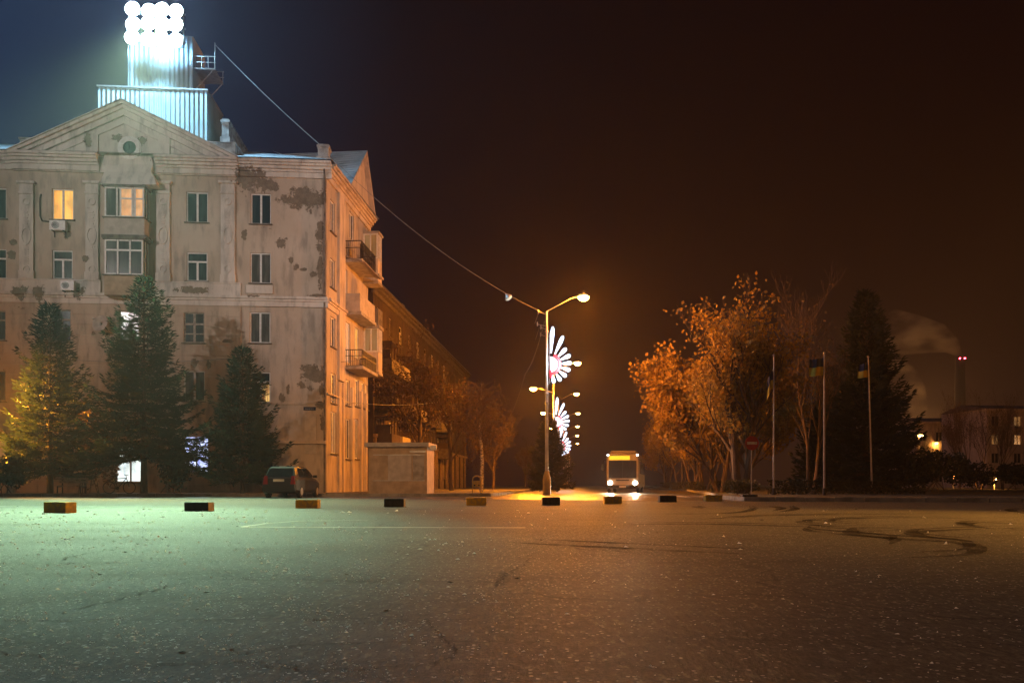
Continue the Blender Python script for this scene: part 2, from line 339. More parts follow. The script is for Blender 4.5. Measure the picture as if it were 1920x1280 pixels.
# ------------------------------------------------------------------ ground materials
def asphalt(name, c, c2, chips, rough=0.62, bmp=0.5, stain=0.6, spec=0.5):
    m, nt, b = new_mat(name)
    P = pos(nt)
    big = noise(nt, P, 0.12, 6, 0.6); mid = noise(nt, pos(nt, (0.35, 1, 1)), 0.9, 6, 0.65); fine = noise(nt, P, 70, 3, 0.7); grit = noise(nt, P, 260, 2, 0.6)
    cc = mixc(nt, ramp(nt, big, 0.35, 0.65), c, c2)
    cc = mixc(nt, mth(nt, 'MULTIPLY', ramp(nt, mid, 0.45, 0.75), stain), cc, tuple(x*0.55 for x in c))
    strk = noise(nt, pos(nt, (.05, .9, 1)), 1.6, 6, 0.6)
    cc = mixc(nt, mth(nt, 'MULTIPLY', ramp(nt, strk, 0.50, 0.66), 0.5), cc, tuple(x*0.5 for x in c))
    cc = mixc(nt, mth(nt, 'MULTIPLY', ramp(nt, fine, 0.60, 0.35), 0.9), cc, tuple(x*0.25 for x in c))
    g2 = noise(nt, pos(nt, (1, .35, 1)), 26, 4, 0.75); g3 = noise(nt, pos(nt, (1, .30, 1)), 9, 4, 0.8)
    cc = mixc(nt, mth(nt, 'MULTIPLY', ramp(nt, g2, 0.50, 0.62), 0.80), cc, tuple(x*0.22 for x in c)); cc = mixc(nt, mth(nt, 'MULTIPLY', ramp(nt, g3, 0.52, 0.66), 0.45), cc, tuple(x*0.3 for x in c)); cc = mixc(nt, mth(nt, 'MULTIPLY', ramp(nt, g2, 0.44, 0.34), 0.55), cc, tuple(min(1, x*2.6) for x in c))
    # stones showing in the binder
    vo = node(nt, "ShaderNodeTexVoronoi"); vo.inputs["Scale"].default_value = 48; nt.links.new(P, vo.inputs["Vector"])
    sepc = node(nt, "ShaderNodeSeparateColor"); nt.links.new(vo.outputs["Color"], sepc.inputs[0])
    st = mth(nt, 'MULTIPLY', mth(nt, 'GREATER_THAN', sepc.outputs[0], 1-chips), mth(nt, 'LESS_THAN', vo.outputs["Distance"], 0.36))
    cc = mixc(nt, mth(nt, 'MULTIPLY', st, 0.8), cc, (0.42, 0.41, 0.38))
    # crazing
    vc = node(nt, "ShaderNodeTexVoronoi"); vc.feature = 'DISTANCE_TO_EDGE'; vc.inputs["Scale"].default_value = 0.33
    wv = node(nt, "ShaderNodeTexNoise"); wv.inputs["Scale"].default_value = 1.1; wv.inputs["Detail"].default_value = 6; nt.links.new(P, wv.inputs["Vector"])
    va = node(nt, "ShaderNodeVectorMath"); va.operation = 'MULTIPLY_ADD'; nt.links.new(wv.outputs["Color"], va.inputs[0]); va.inputs[1].default_value = (1.5, 1.5, 0); nt.links.new(P, va.inputs[2])
    nt.links.new(va.outputs[0], vc.inputs["Vector"])
    ck = mth(nt, 'MULTIPLY', mth(nt, 'LESS_THAN', vc.outputs["Distance"], 0.006), ramp(nt, noise(nt, P, 0.21, 3), 0.44, 0.54))
    cc = mixc(nt, mth(nt, 'MULTIPLY', ck, 0.85), cc, (0.006, 0.006, 0.006))
    nt.links.new(cc, b.inputs["Base Color"])
    nt.links.new(mth(nt, 'MULTIPLY_ADD', st, -0.25, mth(nt, 'MULTIPLY_ADD', mid, 0.25, rough-0.12)), b.inputs["Roughness"])
    b.inputs["Specular IOR Level"].default_value = spec
    h = mth(nt, 'ADD', mth(nt, 'MULTIPLY', fine, 1.0), mth(nt, 'MULTIPLY', grit, 0.5))
    h = mth(nt, 'MULTIPLY_ADD', ck, -1.5, mth(nt, 'MULTIPLY_ADD', g2, -2.2, h))
    bump(nt, b, h, bmp, 0.012)
    return m
M['lot'] = asphalt("worn_light_asphalt", (0.094, 0.090, 0.068), (0.069, 0.066, 0.050), 0.10, .68, .5, .6, .24)
M['road'] = asphalt("dark_road_asphalt", (0.075, 0.070, 0.064), (0.055, 0.050, 0.046), 0.03, 0.36, .25)
M['pave'] = plain("paving", (0.16, 0.14, 0.12), 0.85, (0.10, 0.088, 0.075), 1.2, bmp=0.4, obj=False)
M['soil'] = plain("soil_and_grass", (0.035, 0.030, 0.016), 0.95, (0.018, 0.016, 0.009), 1.5, bmp=0.6, obj=False)
M['crackmat'] = plain("dark_crack_lines", (0.012, 0.011, 0.010), 0.9, obj=False)  # even dark colour for the crack ribbons
def tyremark():
    m, nt, b = new_mat("tyre_rubber_on_asphalt"); b.inputs["Base Color"].default_value = (0.012, 0.011, 0.010, 1); b.inputs["Roughness"].default_value = 0.95; b.inputs["Specular IOR Level"].default_value = 0.05
    n = noise(nt, pos(nt), 1.3, 6, 0.7)
    t = node(nt, "ShaderNodeBsdfTransparent"); mx = node(nt, "ShaderNodeMixShader")
    nt.links.new(mth(nt, 'MULTIPLY', ramp(nt, n, 0.3, 0.62), 0.72), mx.inputs[0]); nt.links.new(t.outputs[0], mx.inputs[1]); nt.links.new(b.outputs[0], mx.inputs[2])
    nt.links.new(mx.outputs[0], nt.nodes["Material Output"].inputs[0]); return m
M['tyremark'] = tyremark()

# ================================================================== ground, lot, roads, pavements
def sheet(name, pts, z, m, kind='structure', sub=1):
    mb = MB(); mb.add([(p[0], p[1], z) for p in pts], [tuple(range(len(pts)))]); return tag(mb.build(name, m), kind=kind)
gr = MB(); N_ = 48
gr.add([(700*math.cos(2*math.pi*k/N_), 320+700*math.sin(2*math.pi*k/N_), -0.05) for k in range(N_)], [tuple(range(N_))])
tag(gr.build("ground", M['soil']), kind='structure')
edge = [G(-900, 935.5), G(0, 935.3), G(300, 934.6), G(620, 934.0), G(900, 935.5), G(1120, 937.4), G(1400, 939.3), G(1650, 941.3), G(1920, 942.6), G(2900, 948)]
lot = [(p.x, p.y) for p in edge][::-1]+[(-60, 30), (-60, -30), (60, -30), (60, 18)]
sheet("road", [(-70, 30), (60, -20), (60, 30), (32, 31.5), (18.2, 28.6), (9.0, 30.5), (9.3, 36), (10.6, 42), (12.4, 50), (18.4, 84), (54, 500), (33, 500), (1.2, 74), (0.2, 56), (-1.2, 44.5), (-4, 43), (-70, 41.8)], 0.0, M['road'])
sheet("parking_lot", lot, 0.004, M['lot'])
# pavement in front of the corner building, with its kerb
def slab(name, poly, z, m):
    mb = MB(); mb.prism([Vector((x, y, -0.04)) for x, y in poly], (0, 0, z+0.04)); return tag(mb.build(name, m), kind='structure')
slab("pavement", [(-70, 41.9), (-4.0, 43.1), (-1.3, 44.6), (0.1, 56), (1.1, 74), (30, 480), (-70, 480)], 0.15, M['pave'])
slab("verge", [(9.1, 30.7), (18.2, 28.75), (32, 31.6), (60, 31), (160, 40), (300, 500), (54.2, 500), (18.55, 84), (12.55, 50), (10.75, 42), (9.45, 36)], 0.12, M['soil'])
def kerbrun(pts, name, w=0.16, h=0.17, L=1.0, gap=0.03):
    """a row of kerb stones, each with a joint after it"""
    mb = MB()
    for a, b in zip(pts[:-1], pts[1:]):
        a, b = Vector((*a, 0)), Vector((*b, 0)); d = (b-a); n = max(1, int(d.length/L)); d.normalize(); s = Vector((-d.y, d.x, 0))*w/2; st = (b-a).length/n
        for i in range(n):
            p, q = a+d*(i*st+gap/2), a+d*((i+1)*st-gap/2); hh = h+random.uniform(-0.012, 0.012)
            mb.hexa([p-s, q-s, q+s, p+s]+[v+Vector((0, 0, hh)) for v in (p-s, q-s, q+s, p+s)])
    return tag(mb.build(name, M['kerb']), kind='structure')
random.seed(3)
kerbrun([(-60, 41.95), (-4.0, 42.98), (-1.25, 44.48), (0.16, 56), (1.16, 74)], "kerb")
kerbrun([(40, 31.4), (32, 31.4), (18.2, 28.6), (8.95, 30.55), (9.33, 36), (10.63, 42), (12.43, 50), (18.43, 84)], "kerb")
# painted lines on the lot and the crossing over the street mouth
def ribbon(pts, wd, z, mb, jag=0.0, taper=False):
    pts = [Vector((p.x, p.y, z)) for p in pts]
    L, Rr = [], []
    for i, p in enumerate(pts):
        d = pts[min(i+1, len(pts)-1)]-pts[max(i-1, 0)]; d.normalize(); s = Vector((-d.y, d.x, 0))
        k = wd*(1+random.uniform(-jag, jag))
        if taper: k *= max(0.15, math.sin(math.pi*(i+0.3)/(len(pts)-0.4)))
        L.append(p+s*k/2); Rr.append(p-s*k/2)
    for i in range(len(pts)-1): mb.quad(Rr[i], Rr[i+1], L[i+1], L[i])
def densify(pts, n, wob):
    out = []
    for a, b in zip(pts[:-1], pts[1:]):
        for i in range(n): out.append(a.lerp(b, i/n)+Vector((random.uniform(-wob, wob), random.uniform(-wob, wob), 0)))
    return out+[pts[-1]]
mb = MB()
ribbon([G(453, 988.3), G(560, 988.8), G(760, 989.2), G(985, 989.6)], 0.13, 0.008, mb)
ribbon([G(453, 988.3), G(500, 981.5), G(560, 977.2), G(690, 975.2)], 0.10, 0.0085, mb)
ribbon([G(-40, 949), G(60, 949.5), G(200, 950)], 0.16, 0.008, mb)
ribbon([G(215, 961.5), G(330, 957.5), G(420, 953)], 0.10, 0.008, mb)
tag(mb.build("road_marking", M['paint']), kind='structure')
mb = MB()
for i in range(9):
    x = 1.6+i*1.05; y0 = 41.6+0.0*i
    mb.box(x, x+0.5, y0, y0+2.6, 0.0, 0.004)
tag(mb.build("crossing_marking", M['paint']), kind='structure')
# cracks and seams
random.seed(11); mb = MB()
CR = [[(0,1167),(300,1163),(640,1163),(960,1161),(1300,1159),(1700,1163),(1920,1160)], [(0,1078),(250,1079),(480,1074)], [(300,1247),(480,1243),(560,1251),(720,1240)], [(0,1226),(80,1233)],
 [(120,1150),(260,1115),(350,1092),(480,1070)], [(120,1048),(150,1040),(290,1020)], [(400,1232),(560,1212),(800,1203),(960,1208),(1150,1195),(1350,1199),(1920,1212)], [(800,1166),(820,1190),(855,1215),(845,1235),(800,1248),(620,1258),(480,1253)],
 [(930,1100),(945,1078),(985,1060),(1000,1040)], [(915,1076),(985,1073)], [(960,1078),(1200,1076),(1250,1079)], [(1080,1054),(1360,1056)], [(960,1246),(1140,1243),(1260,1262)], [(700,995),(705,988),(725,980),(800,972)], [(320,1085),(700,1090),(960,1092)], [(1150,1034),(1240,1042),(1500,1046)], [(0,983),(160,981),(230,983)], [(100,1057),(420,1052),(640,1056)]]
for line in CR:
    pts = densify([G(*p) for p in line], 14, 0.0)
    dm = sum(p.y for p in pts)/len(pts); w_ = 0.0020*dm
    for p in pts: p.x += random.uniform(-1, 1)*0.004*dm; p.y += random.uniform(-1, 1)*0.008*dm
    ribbon(pts, w_, 0.0075, mb, 0.7)
tag(mb.build("asphalt_crack_lines", M['crackmat']), kind='structure')
# tyre marks
mb = MB()
def spline(ctrl, n=12):
    out = []
    P = [ctrl[0]]+list(ctrl)+[ctrl[-1]]
    for i in range(1, len(P)-2):
        for k in range(n):
            t = k/n; p0, p1, p2, p3 = P[i-1], P[i], P[i+1], P[i+2]
            out.append(0.5*((2*p1)+(p2-p0)*t+(2*p0-5*p1+4*p2-p3)*t*t+(3*p1-p0-3*p2+p3)*t**3))
    return out+[P[-2]]
TM = [[(1130,985),(1300,983),(1480,987),(1620,993)], [(1700,971),(1590,973),(1520,976),(1510,981),(1560,988),(1700,990)], [(1830,974),(1760,971),(1640,971),(1570,974),(1560,979),(1640,984)], [(1510,990),(1520,996),(1580,1002),(1670,1010),(1670,1021)],
 [(1700,993),(1640,996),(1600,995),(1602,1002),(1680,1010),(1800,1018),(1830,1030),(1810,1041),(1700,1047)], [(1920,990),(1800,993),(1720,998),(1730,1006),(1850,1018)], [(1920,982),(1830,980),(1810,985),(1870,993)], [(1240,965),(1370,962),(1410,955),(1405,949)], [(1440,949),(1465,953),(1450,958)], [(1460,960),(1490,955),(1482,949)], [(1920,953),(1895,957),(1920,962)], [(1300,949),(1316,953)], [(1300,975),(1480,966),(1830,963)], [(960,1018),(1150,1028),(1400,1040)]]
for line in TM:
    c = [G(*p) for p in line]; ribbon(spline(c), 0.25, 0.0095, mb, 0.15, True)
    off = Vector((0.25, 0.55, 0)); ribbon([p+off for p in spline(c)], 0.16, 0.0092, mb, 0.15, True)
tag(mb.build("tyre_marks_surface", M['tyremark']), kind='structure')
# broken glass and grit strewn over the lot
random.seed(5); mb = MB()
M['shard'] = leafmat("pale_glass_grit", (0.88, 0.90, 0.88), (0.97, 0.98, 0.97), None, 0.85, 0.2)
def shard(x, y, s):
    a = random.uniform(0, 6.28); d = Vector((math.cos(a), math.sin(a), 0)); l = s*random.uniform(0.5, 1.6); h = s*random.uniform(0.3, 0.9); p = Vector((x, y, 0.004)); k = Vector((-d.y, d.x, 0))*s*0.4
    mb.add([p-d*l, p+d*l, p+d*l*random.uniform(-0.4, 0.4)+Vector((0, 0, h))+k*0.5, p+k], ((0, 1, 2), (1, 3, 2), (3, 0, 2)))
n = 0
while n < 3600:
    py = 955+325*random.random()**1.0; px = random.uniform(-30, 1950)
    dens = 0.10+0.90*max(0, min(1, (1000-px)/650)) if px < 1000 else 0.07
    dens *= .25+1.5*max(0, math.sin(px*.011+py*.023)*math.sin(px*.023-py*.05+2))
    if random.random() > dens: continue
    g = G(px, py); shard(g.x, g.y, 0.0012*g.y*random.choice((0.4, 0.5, 0.6, 0.8, 1.0, 1.9))+0.001); n += 1
tag(mb.build("gravel", M['shard']), 'pale grit and broken glass strewn over the car park', None, None, 'stuff')
random.seed(8)
mb = MB()
for _ in range(36):
    px, py = random.uniform(0, 1920), 945+300*random.random()**2.2; g = G(px, py); s = 0.010+0.0011*g.y*random.random()
    a = random.uniform(0, 6.28); d = Vector((math.cos(a), math.sin(a), 0))*s*1.6; k = Vector((-d.y, d.x, 0))*0.6
    mb.add([g-d+Vector((0,0,.006)), g+k+Vector((0,0,.006+s*.3)), g+d+Vector((0,0,.006)), g-k+Vector((0,0,.006+s*.5))], ((0, 1, 2, 3),))
tag(mb.build("fallen_leaves", plain("dead_leaves", (0.06, 0.04, 0.02), 0.8, obj=False)), 'dead leaves scattered over the asphalt', None, None, 'stuff')

# ================================================================== the corner building
bld = empty("apartment_building")
tag(bld, "peeling cream corner apartment block with pediment, bay balconies and lit windows, under the rooftop floodlight", "building")
ZC = FR.z(612, 308)          # top of the cornice
UL = -24.5                   # left end of the front
TE = SD.u(690, 0)            # far end of the side
ZG = 0.15
# --- front windows: frame rectangle, kind, pane, frame material
def W(x0, x1, y0, y1, kind, pane, fr='pvc'): return dict(r=(x0, x1, y0, y1), k=kind, p=pane, f=fr)
FW = [W(-30, 12, 352, 410, '2', 'glassteal'), W(97, 138, 354, 412, '2', 'litorange'), W(349, 390, 360, 417, '2', 'glassteal'), W(470, 508, 363, 420, '2', 'glassteal'),
 W(-30, 12, 466, 522, 'T', 'glass'), W(98, 136, 469, 523, 'T', 'glass'), W(350, 389, 473, 527, 'T', 'glassteal'), W(469, 508, 474, 531, '2', 'glasscurtain'),
 W(-30, 12, 582, 638, 'T', 'glasscurtain', 'oldwood'), W(97, 134, 580, 640, 'T', 'glass', 'oldwood'), W(224, 262, 583, 640, 'T', 'glass', 'oldwood'), W(345, 384, 586, 643, '6', 'glass', 'oldwood'), W(468, 507, 585, 643, '2', 'glasscurtain'),
 W(-30, 12, 694, 752, '2', 'glass', 'oldwood'), W(97, 134, 694, 752, '2', 'glass', 'oldwood'), W(224, 262, 694, 752, '2', 'glass', 'oldwood'), W(345, 385, 695, 752, '2', 'glasscurtain'), W(470, 507, 697, 755, 'T', 'glass'),
 W(-32, 14, 812, 896, '4', 'litdim', 'oldwood'), W(92, 140, 815, 896, '4', 'glass', 'oldwood'), W(218, 272, 838, 904, '4', 'litwhite'), W(345, 392, 817, 885, '4', 'litblue'), W(462, 512, 815, 896, '4', 'glass', 'oldwood')]
def holes_of(lst, pl):
    out = []
    for w_ in lst:
        x0, x1, y0, y1 = w_['r']; xm = (x0+x1)/2
        w_['h'] = (pl.u(x0), pl.u(x1), pl.z(xm, y1), pl.z(xm, y0)); out.append(w_['h'])
    return out
ZB1 = FR.z(300, 570)         # under the string course: smooth upper wall above, rusticated below
def part(name, mb, m, parent=None, label=None, smooth=False):
    o = mb.build(name, m, parent or bld, smooth)
    if label: o['label'] = label
    return o
fh = holes_of(FW, FR)
# lower holes into the rusticated wall, upper into the smooth wall; the right third of the front is smooth all the way down
UR = FR.u(452)
mb = MB(); wall_grid(mb, FR, UL, 0, ZB1, ZC, [h for h in fh if h[2] > ZB1-0.5]); wall_grid(mb, FR, UR, 0, ZG, ZB1, [h for h in fh if h[3] < ZB1+0.5 and h[0] > UR]); part("front_wall", mb, M['plaster'])
mb = MB(); wall_grid(mb, FR, UL, UR, ZG, ZB1, [h for h in fh if h[3] < ZB1+0.5 and h[0] < UR], 0.30, 0.08)
mb.quad(FR.p(UR, 0.08, ZG), FR.p(UR, 0, ZG), FR.p(UR, 0, ZB1), FR.p(UR, 0.08, ZB1)); part("rusticated_wall", mb, M['plaster_low'])
def window(pl, w_, n0, owner=bld, deep=0.16):
    u0, u1, z0, z1 = w_['h']; k = w_['k']; t = 0.075; fr = MB(); nA, nB = n0-deep, n0-deep+0.07
    fr_box = lambda a, b, c, d: pl.box(fr, a, b, nA, nB, c, d)
    fr_box(u0, u0+t, z0, z1); fr_box(u1-t, u1, z0, z1); fr_box(u0+t, u1-t, z1-t, z1); fr_box(u0+t, u1-t, z0, z0+t)
    um = (u0+u1)/2
    a, b, c, d = u0+t, u1-t, z0+t, z1-t
    if k == '2': fr_box(um-0.06, um+0.06, c, d)
    if k == 'T':
        zt = z0+(z1-z0)*0.68; fr_box(a, b, zt-0.05, zt+0.05); fr_box(um-0.06, um+0.06, c, zt-0.05)
    if k == '4':
        zt = z0+(z1-z0)*0.70; fr_box(a, b, zt-0.05, zt+0.05); fr_box(um-0.05, um+0.05, c, zt-0.05); fr_box(um-0.05, um+0.05, zt+0.05, d)
    if k == '6':
        zt = z0+(z1-z0)*0.62; zq = z0+(z1-z0)*0.30; fr_box(a, b, zt-0.06, zt+0.06); fr_box(um-0.07, um+0.07, c, zt-0.06); fr_box(um-0.07, um+0.07, zt+0.06, d); fr_box(a, um-0.07, zq-0.035, zq+0.035); fr_box(um+0.07, b, zq-0.035, zq+0.035)
    fo = part("window", fr, M[w_['f']], owner)
    p = MB(); p.quad(pl.p(u0+t/2, nA+0.02, z0+t/2), pl.p(u1-t/2, nA+0.02, z0+t/2), pl.p(u1-t/2, nA+0.02, z1-t/2), pl.p(u0+t/2, nA+0.02, z1-t/2))
    part("pane", p, M[w_['p']], fo)
    if not w_.get('nosill'):
        s = MB(); pl.box(s, u0-0.10, u1+0.10, n0+0.002, n0+0.13, z0-0.07, z0-0.005); part("sill", s, M['dirtyslab'], fo)
    return fo
for w_ in FW:
    lo = w_['h'][3] < ZB1+0.5 and w_['h'][0] < UR
    fo = window(FR, w_, 0.08 if lo else 0.0)
    if w_['p'].startswith('lit'): fo['label'] = {'litorange': "bright orange lit window with two panes", 'litwhite': "bright white lit shop window at street level", 'litblue': "bluish white lit shop window behind the spruces", 'litdim': "dimly lit street level window"}[w_['p']]
# the lit shelves behind the lower right pane of the fourth-row window
u0, u1, z0, z1 = FW[17]['h']
mb = MB(); um = (u0+u1)/2; mb.quad(*[FR.p(a, -0.135, b) for a, b in ((um-0.06, z0+0.1), (u1-0.08, z0+0.1), (u1-0.08, z0+(z1-z0)*0.60), (um-0.06, z0+(z1-z0)*0.60))])
part("lit_pane", mb, M['litshelf'], [c for c in bld.children if c.name.startswith("window")][17])
# --- plaster trim of the front
def mould(pl, u0, u1, z, prof, mb, n0=0.0):
    """run of moulding: prof = [(dz0, dz1, out)...] stacked courses"""
    for a, b, o in prof: pl.box(mb, u0, u1, n0, n0+o, z+a, z+b)
uA, uB, uP, uQ = FR.u(185, .3), FR.u(293, .3), FR.u(20, .3), FR.u(447, .3)
CORN = [(-0.16, 0.0, 0.62), (-0.30, -0.165, 0.50), (-0.48, -0.305, 0.36), (-0.62, -0.485, 0.22), (-0.95, -0.625, 0.12)]
mb = MB(); mould(FR, uP, uA, ZC, CORN, mb, 0.15); mould(FR, uB, uQ, ZC, CORN, mb, 0.15); FR.box(mb, uP, uQ, 0.003, 0.147, ZC-1.0, ZC-0.002); mould(FR, uQ+0.003, 0.35, ZC, CORN, mb); mould(FR, UL, uP-0.003, ZC, CORN, mb)
part("cornice", mb, M['stucco'])
mb = MB(); zc = FR.z(300, 553)
mould(FR, UL, 0.12, zc, [(-0.16, 0, 0.30), (-0.30, -0.163, 0.2), (-0.62, -0.303, 0.12)], mb)
part("string_course", mb, M['stucco'])
mb = MB(); zs = FR.z(300, 528)
for a, b in ((UL, FR.u(190)), (FR.u(288), FR.u(452))): FR.box(mb, a, b, 0.003, 0.13, zc+0.004, zs-0.09); FR.box(mb, a, b, 0.003, 0.17, zs-0.086, zs)
FR.box(mb, FR.u(462), FR.u(512), 0.003, 0.09, zc+0.2, zs-0.12)
part("sill_band", mb, M['stucco'])
for x0, x1 in ((36, 62), (160, 184), (293, 318), (414, 440)):      # pilasters with a capital, a medallion and a carved panel
    mb = MB(); a, b = FR.u(x0, .15), FR.u(x1, .15); zt = FR.z((x0+x1)/2, 340, .15); zb = zs+0.004
    FR.box(mb, a, b, 0.002, 0.16, zb+0.5, zt-0.78); FR.box(mb, a-0.05, b+0.05, 0.002, 0.20, zb, zb+0.497)
    FR.box(mb, a-0.04, b+0.04, 0.002, 0.22, zt-0.78, zt-0.66); FR.box(mb, a, b, 0.002, 0.19, zt-0.657, zt-0.16); FR.box(mb, a-0.12, b+0.12, 0.002, 0.30, zt-0.157, zt)
    po = part("pilaster", mb, M['stucco'])
    c = (a+b)/2
    mb = MB()
    def ring(cz, r, t, n=16, sq=1.0, a=None):
        for i in range(n):
            a0, a1 = 2*math.pi*i/n, 2*math.pi*(i+1)/n
            pts = [(c+math.cos(q)*rr, cz+math.sin(q)*rr*sq) for q, rr in ((a0, r), (a1, r), (a1, r-t), (a0, r-t))]
            mb.prism([FR.p(u, 0.161, z) for u, z in pts], FR.N*0.05)
    zm = FR.z((x0+x1)/2, 378, .15); ring(zm, 0.24, 0.09); part("medallion", mb, M['stucco'], po); mb = MB(); ring(zm-2.1, 0.30, 0.07, 16, 1.9); part("medallion", mb, M['stucco'], po); mb = MB(); ring(zm-4.2, 0.22, 0.07, 12, 1.2); part("medallion", mb, M['stucco'], po); mb = MB()
    for i in range(6): FR.box(mb, c-0.16+0.05*(i % 2), c+0.16-0.05*((i+1) % 2), 0.162, 0.195, zm-0.7-i*0.18, zm-0.6-i*0.18)
    part("carved_ornament", mb, M['stucco'], po); mb = MB()
    for i in range(7): FR.box(mb, c-0.20+0.07*(i % 3), c+0.14, 0.162, 0.19, zm-3.0-i*0.14, zm-2.93-i*0.14)
    part("carved_ornament", mb, M['stucco'], po)
# --- pediment over the front
pz0 = ZC+0.003; ap = FR.hit(232, 192, .4); pl0, pl1 = FR.u(22, .4), FR.u(447, .4)
mb = MB(); mb.prism([FR.p(pl0+0.5, 0.0, pz0), FR.p(pl1-0.5, 0.0, pz0), FR.p(ap[0], 0.0, ap[1]-0.3)], FR.N*0.30); 
po = part("pediment", mb, M['stucco'])
mb = MB()
for (s, o0, o1, d0, d1) in ((1, 0.302, 0.75, 0.0, 0.20), (1, 0.302, 0.60, 0.203, 0.42), (1, 0.302, 0.46, 0.423, 0.80), (1, 0.302, 0.38, 1.15, 1.30)):
    for e0 in (pl0, pl1):
        sg = 1 if e0 == pl0 else -1
        sl = (ap[1]-pz0)/abs(ap[0]-e0); ua = e0+sg*d1/sl*1.0
        mb.prism([FR.p(e0+sg*d0/sl, o0, pz0+0.004), FR.p(e0+sg*d1/sl, o0, pz0+0.004), FR.p(ap[0], o0, ap[1]-d1), FR.p(ap[0], o0, ap[1]-d0)][::sg], FR.N*(o1-o0))
part("raking_cornice", mb, M['stucco'], po)
mb = MB()                                                         # snow-white sheet flashing along the top edge
for e0 in (pl0, pl1):
    sg = 1 if e0 == pl0 else -1
    mb.prism([FR.p(e0-sg*0.1, -0.3, pz0+0.0), FR.p(ap[0], -0.3, ap[1]+0.06), FR.p(ap[0], -0.3, ap[1]+0.01), FR.p(e0-sg*0.1, -0.3, pz0-0.05)], FR.N*1.15)
part("flashing", mb, M['steel'], po)
oc = FR.hit(243, 277, .35)
mb = MB(); nn = 28
for r0, r1, o in ((0.64, 0.40, 0.10), (0.72, 0.635, 0.05)):
    for i in range(nn):
        a0, a1 = 2*math.pi*i/nn, 2*math.pi*(i+1)/nn
        mb.prism([FR.p(oc[0]+math.cos(q)*r, 0.303, oc[1]+math.sin(q)*r) for q, r in ((a0, r0), (a1, r0), (a1, r1), (a0, r1))], FR.N*o)
ow = part("round_window_surround", mb, M['pvc'], po)
mb = MB(); mb.prism([FR.p(oc[0]+math.cos(2*math.pi*i/nn)*0.40, 0.302, oc[1]+math.sin(2*math.pi*i/nn)*0.40) for i in range(nn)], FR.N*0.02); part("round_pane", mb, M['glassteal'], po)
mb = MB()
for x0, x1 in ((161, 184), (296, 318)): mb = MB(); FR.box(mb, FR.u(x0, .4), FR.u(x1, .4), 0.302, 0.40, pz0+0.02, FR.z(170, 250, .4)); part("pediment_stub", mb, M['stucco'], po)
# plaster hood that drops from the pediment between the two cornice runs and flares over the bay
mb = MB(); prof = [(196, 290), (192, 308), (196, 322), (190, 335), (188, 346)]; pr2 = [(283, 290), (287, 308), (283, 322), (290, 335), (293, 346)]
outs = [0.31, 0.34, 0.5, 0.8, 1.0]
for i in range(4):
    q = [FR.hit(prof[i][0], prof[i][1], outs[i]), FR.hit(pr2[i][0], pr2[i][1], outs[i]), FR.hit(pr2[i+1][0], pr2[i+1][1], outs[i+1]), FR.hit(prof[i+1][0], prof[i+1][1], outs[i+1])]
    oo = [outs[i], outs[i], outs[i+1], outs[i+1]]
    fr_ = [FR.p(a[0], o, a[1]) for a, o in zip(q, oo)]; bk = [FR.p(a[0], 0.153, a[1]) for a in q]
    mb.add(fr_+bk, ((0, 1, 2, 3), (1, 5, 6, 2), (4, 0, 3, 7), (3, 2, 6, 7), (4, 5, 1, 0)))
part("hood", mb, M['stucco'])
# --- glazed bay balconies on the front
def bay(x0, x1, yg0, yg1, yp, n1, cols, parm, slab=True, transom=None, lab=None):
    b = MB(); u0, u1 = FR.u(x0, n1), FR.u(x1, n1); xm = (x0+x1)/2; zg1, zg0, zp = FR.z(xm, yg0, n1), FR.z(xm, yg1, n1), FR.z(xm, yp, n1)
    FR.box(b, u0-0.02, u1+0.02, 0.003, n1, zp, zg0-0.06)
    o = part("bay_balcony", b, parm, None, lab)
    s = MB(); FR.box(s, u0-0.12, u1+0.12, 0.003, n1+0.12, zg0-0.056, zg0-0.002); part("ledge", s, M['dirtyslab'], o)
    s = MB(); FR.box(s, u0-0.10, u1+0.16, 0.003, n1+0.10, zg1+0.002, zg1+0.14); part("top_slab", s, M['dirtyslab'], o)
    if slab: s = MB(); FR.box(s, u0-0.14, u1+0.20, 0.003, n1+0.14, zp-0.18, zp-0.002); part("bottom_slab", s, M['dirtyslab'], o)
    f = MB(); t = 0.09
    def bar(a, bb, c, d, e=0.0): FR.box(f, a, bb, n1-0.09, n1-e, c, d)
    ed = [u0+(u1-u0)*c for c in cols]
    for c in ed: bar(c-t/2 if 0 < c-u0 < u1-u0 else (c if c == u0 else c-t), c+t/2 if c not in (u0, u1) else (c+t if c == u0 else c), zg0, zg1)
    for a, bb in zip(ed[:-1], ed[1:]): bar(a+t, bb-t, zg0, zg0+t, 0.004); bar(a+t, bb-t, zg1-t, zg1, 0.004)
    if transom:
        zt = zg0+(zg1-zg0)*transom
        for a, bb in zip(ed[:-1], ed[1:]): bar(a+t/2, bb-t/2, zt-0.05, zt+0.05, 0.006)
    for n_ in (0.05, n1*0.5): FR.box(f, u1-0.06, u1, n_, n_+0.08, zg0, zg1)
    part("balcony_glazing_frame", f, M['pvc'], o)
    return o, u0, u1, zg0, zg1, ed
def pane(pl, o, u0, u1, n, z0, z1, m): p = MB(); p.quad(pl.p(u0, n, z0), pl.p(u1, n, z0), pl.p(u1, n, z1), pl.p(u0, n, z1)); return part("pane", p, M[m], o)
def spane(pl, o, u, n0, n1, z0, z1, m): p = MB(); p.quad(pl.p(u, n1, z0), pl.p(u, n0, z0), pl.p(u, n0, z1), pl.p(u, n1, z1)); return part("pane", p, M[m], o)
N1 = 0.95
o, u0, u1, z0, z1, ed = bay(196, 270, 351, 407, 441, N1, (0, 0.31, 0.70, 1), M['parapet'], lab="glazed bay balcony with a peach lit room behind it")
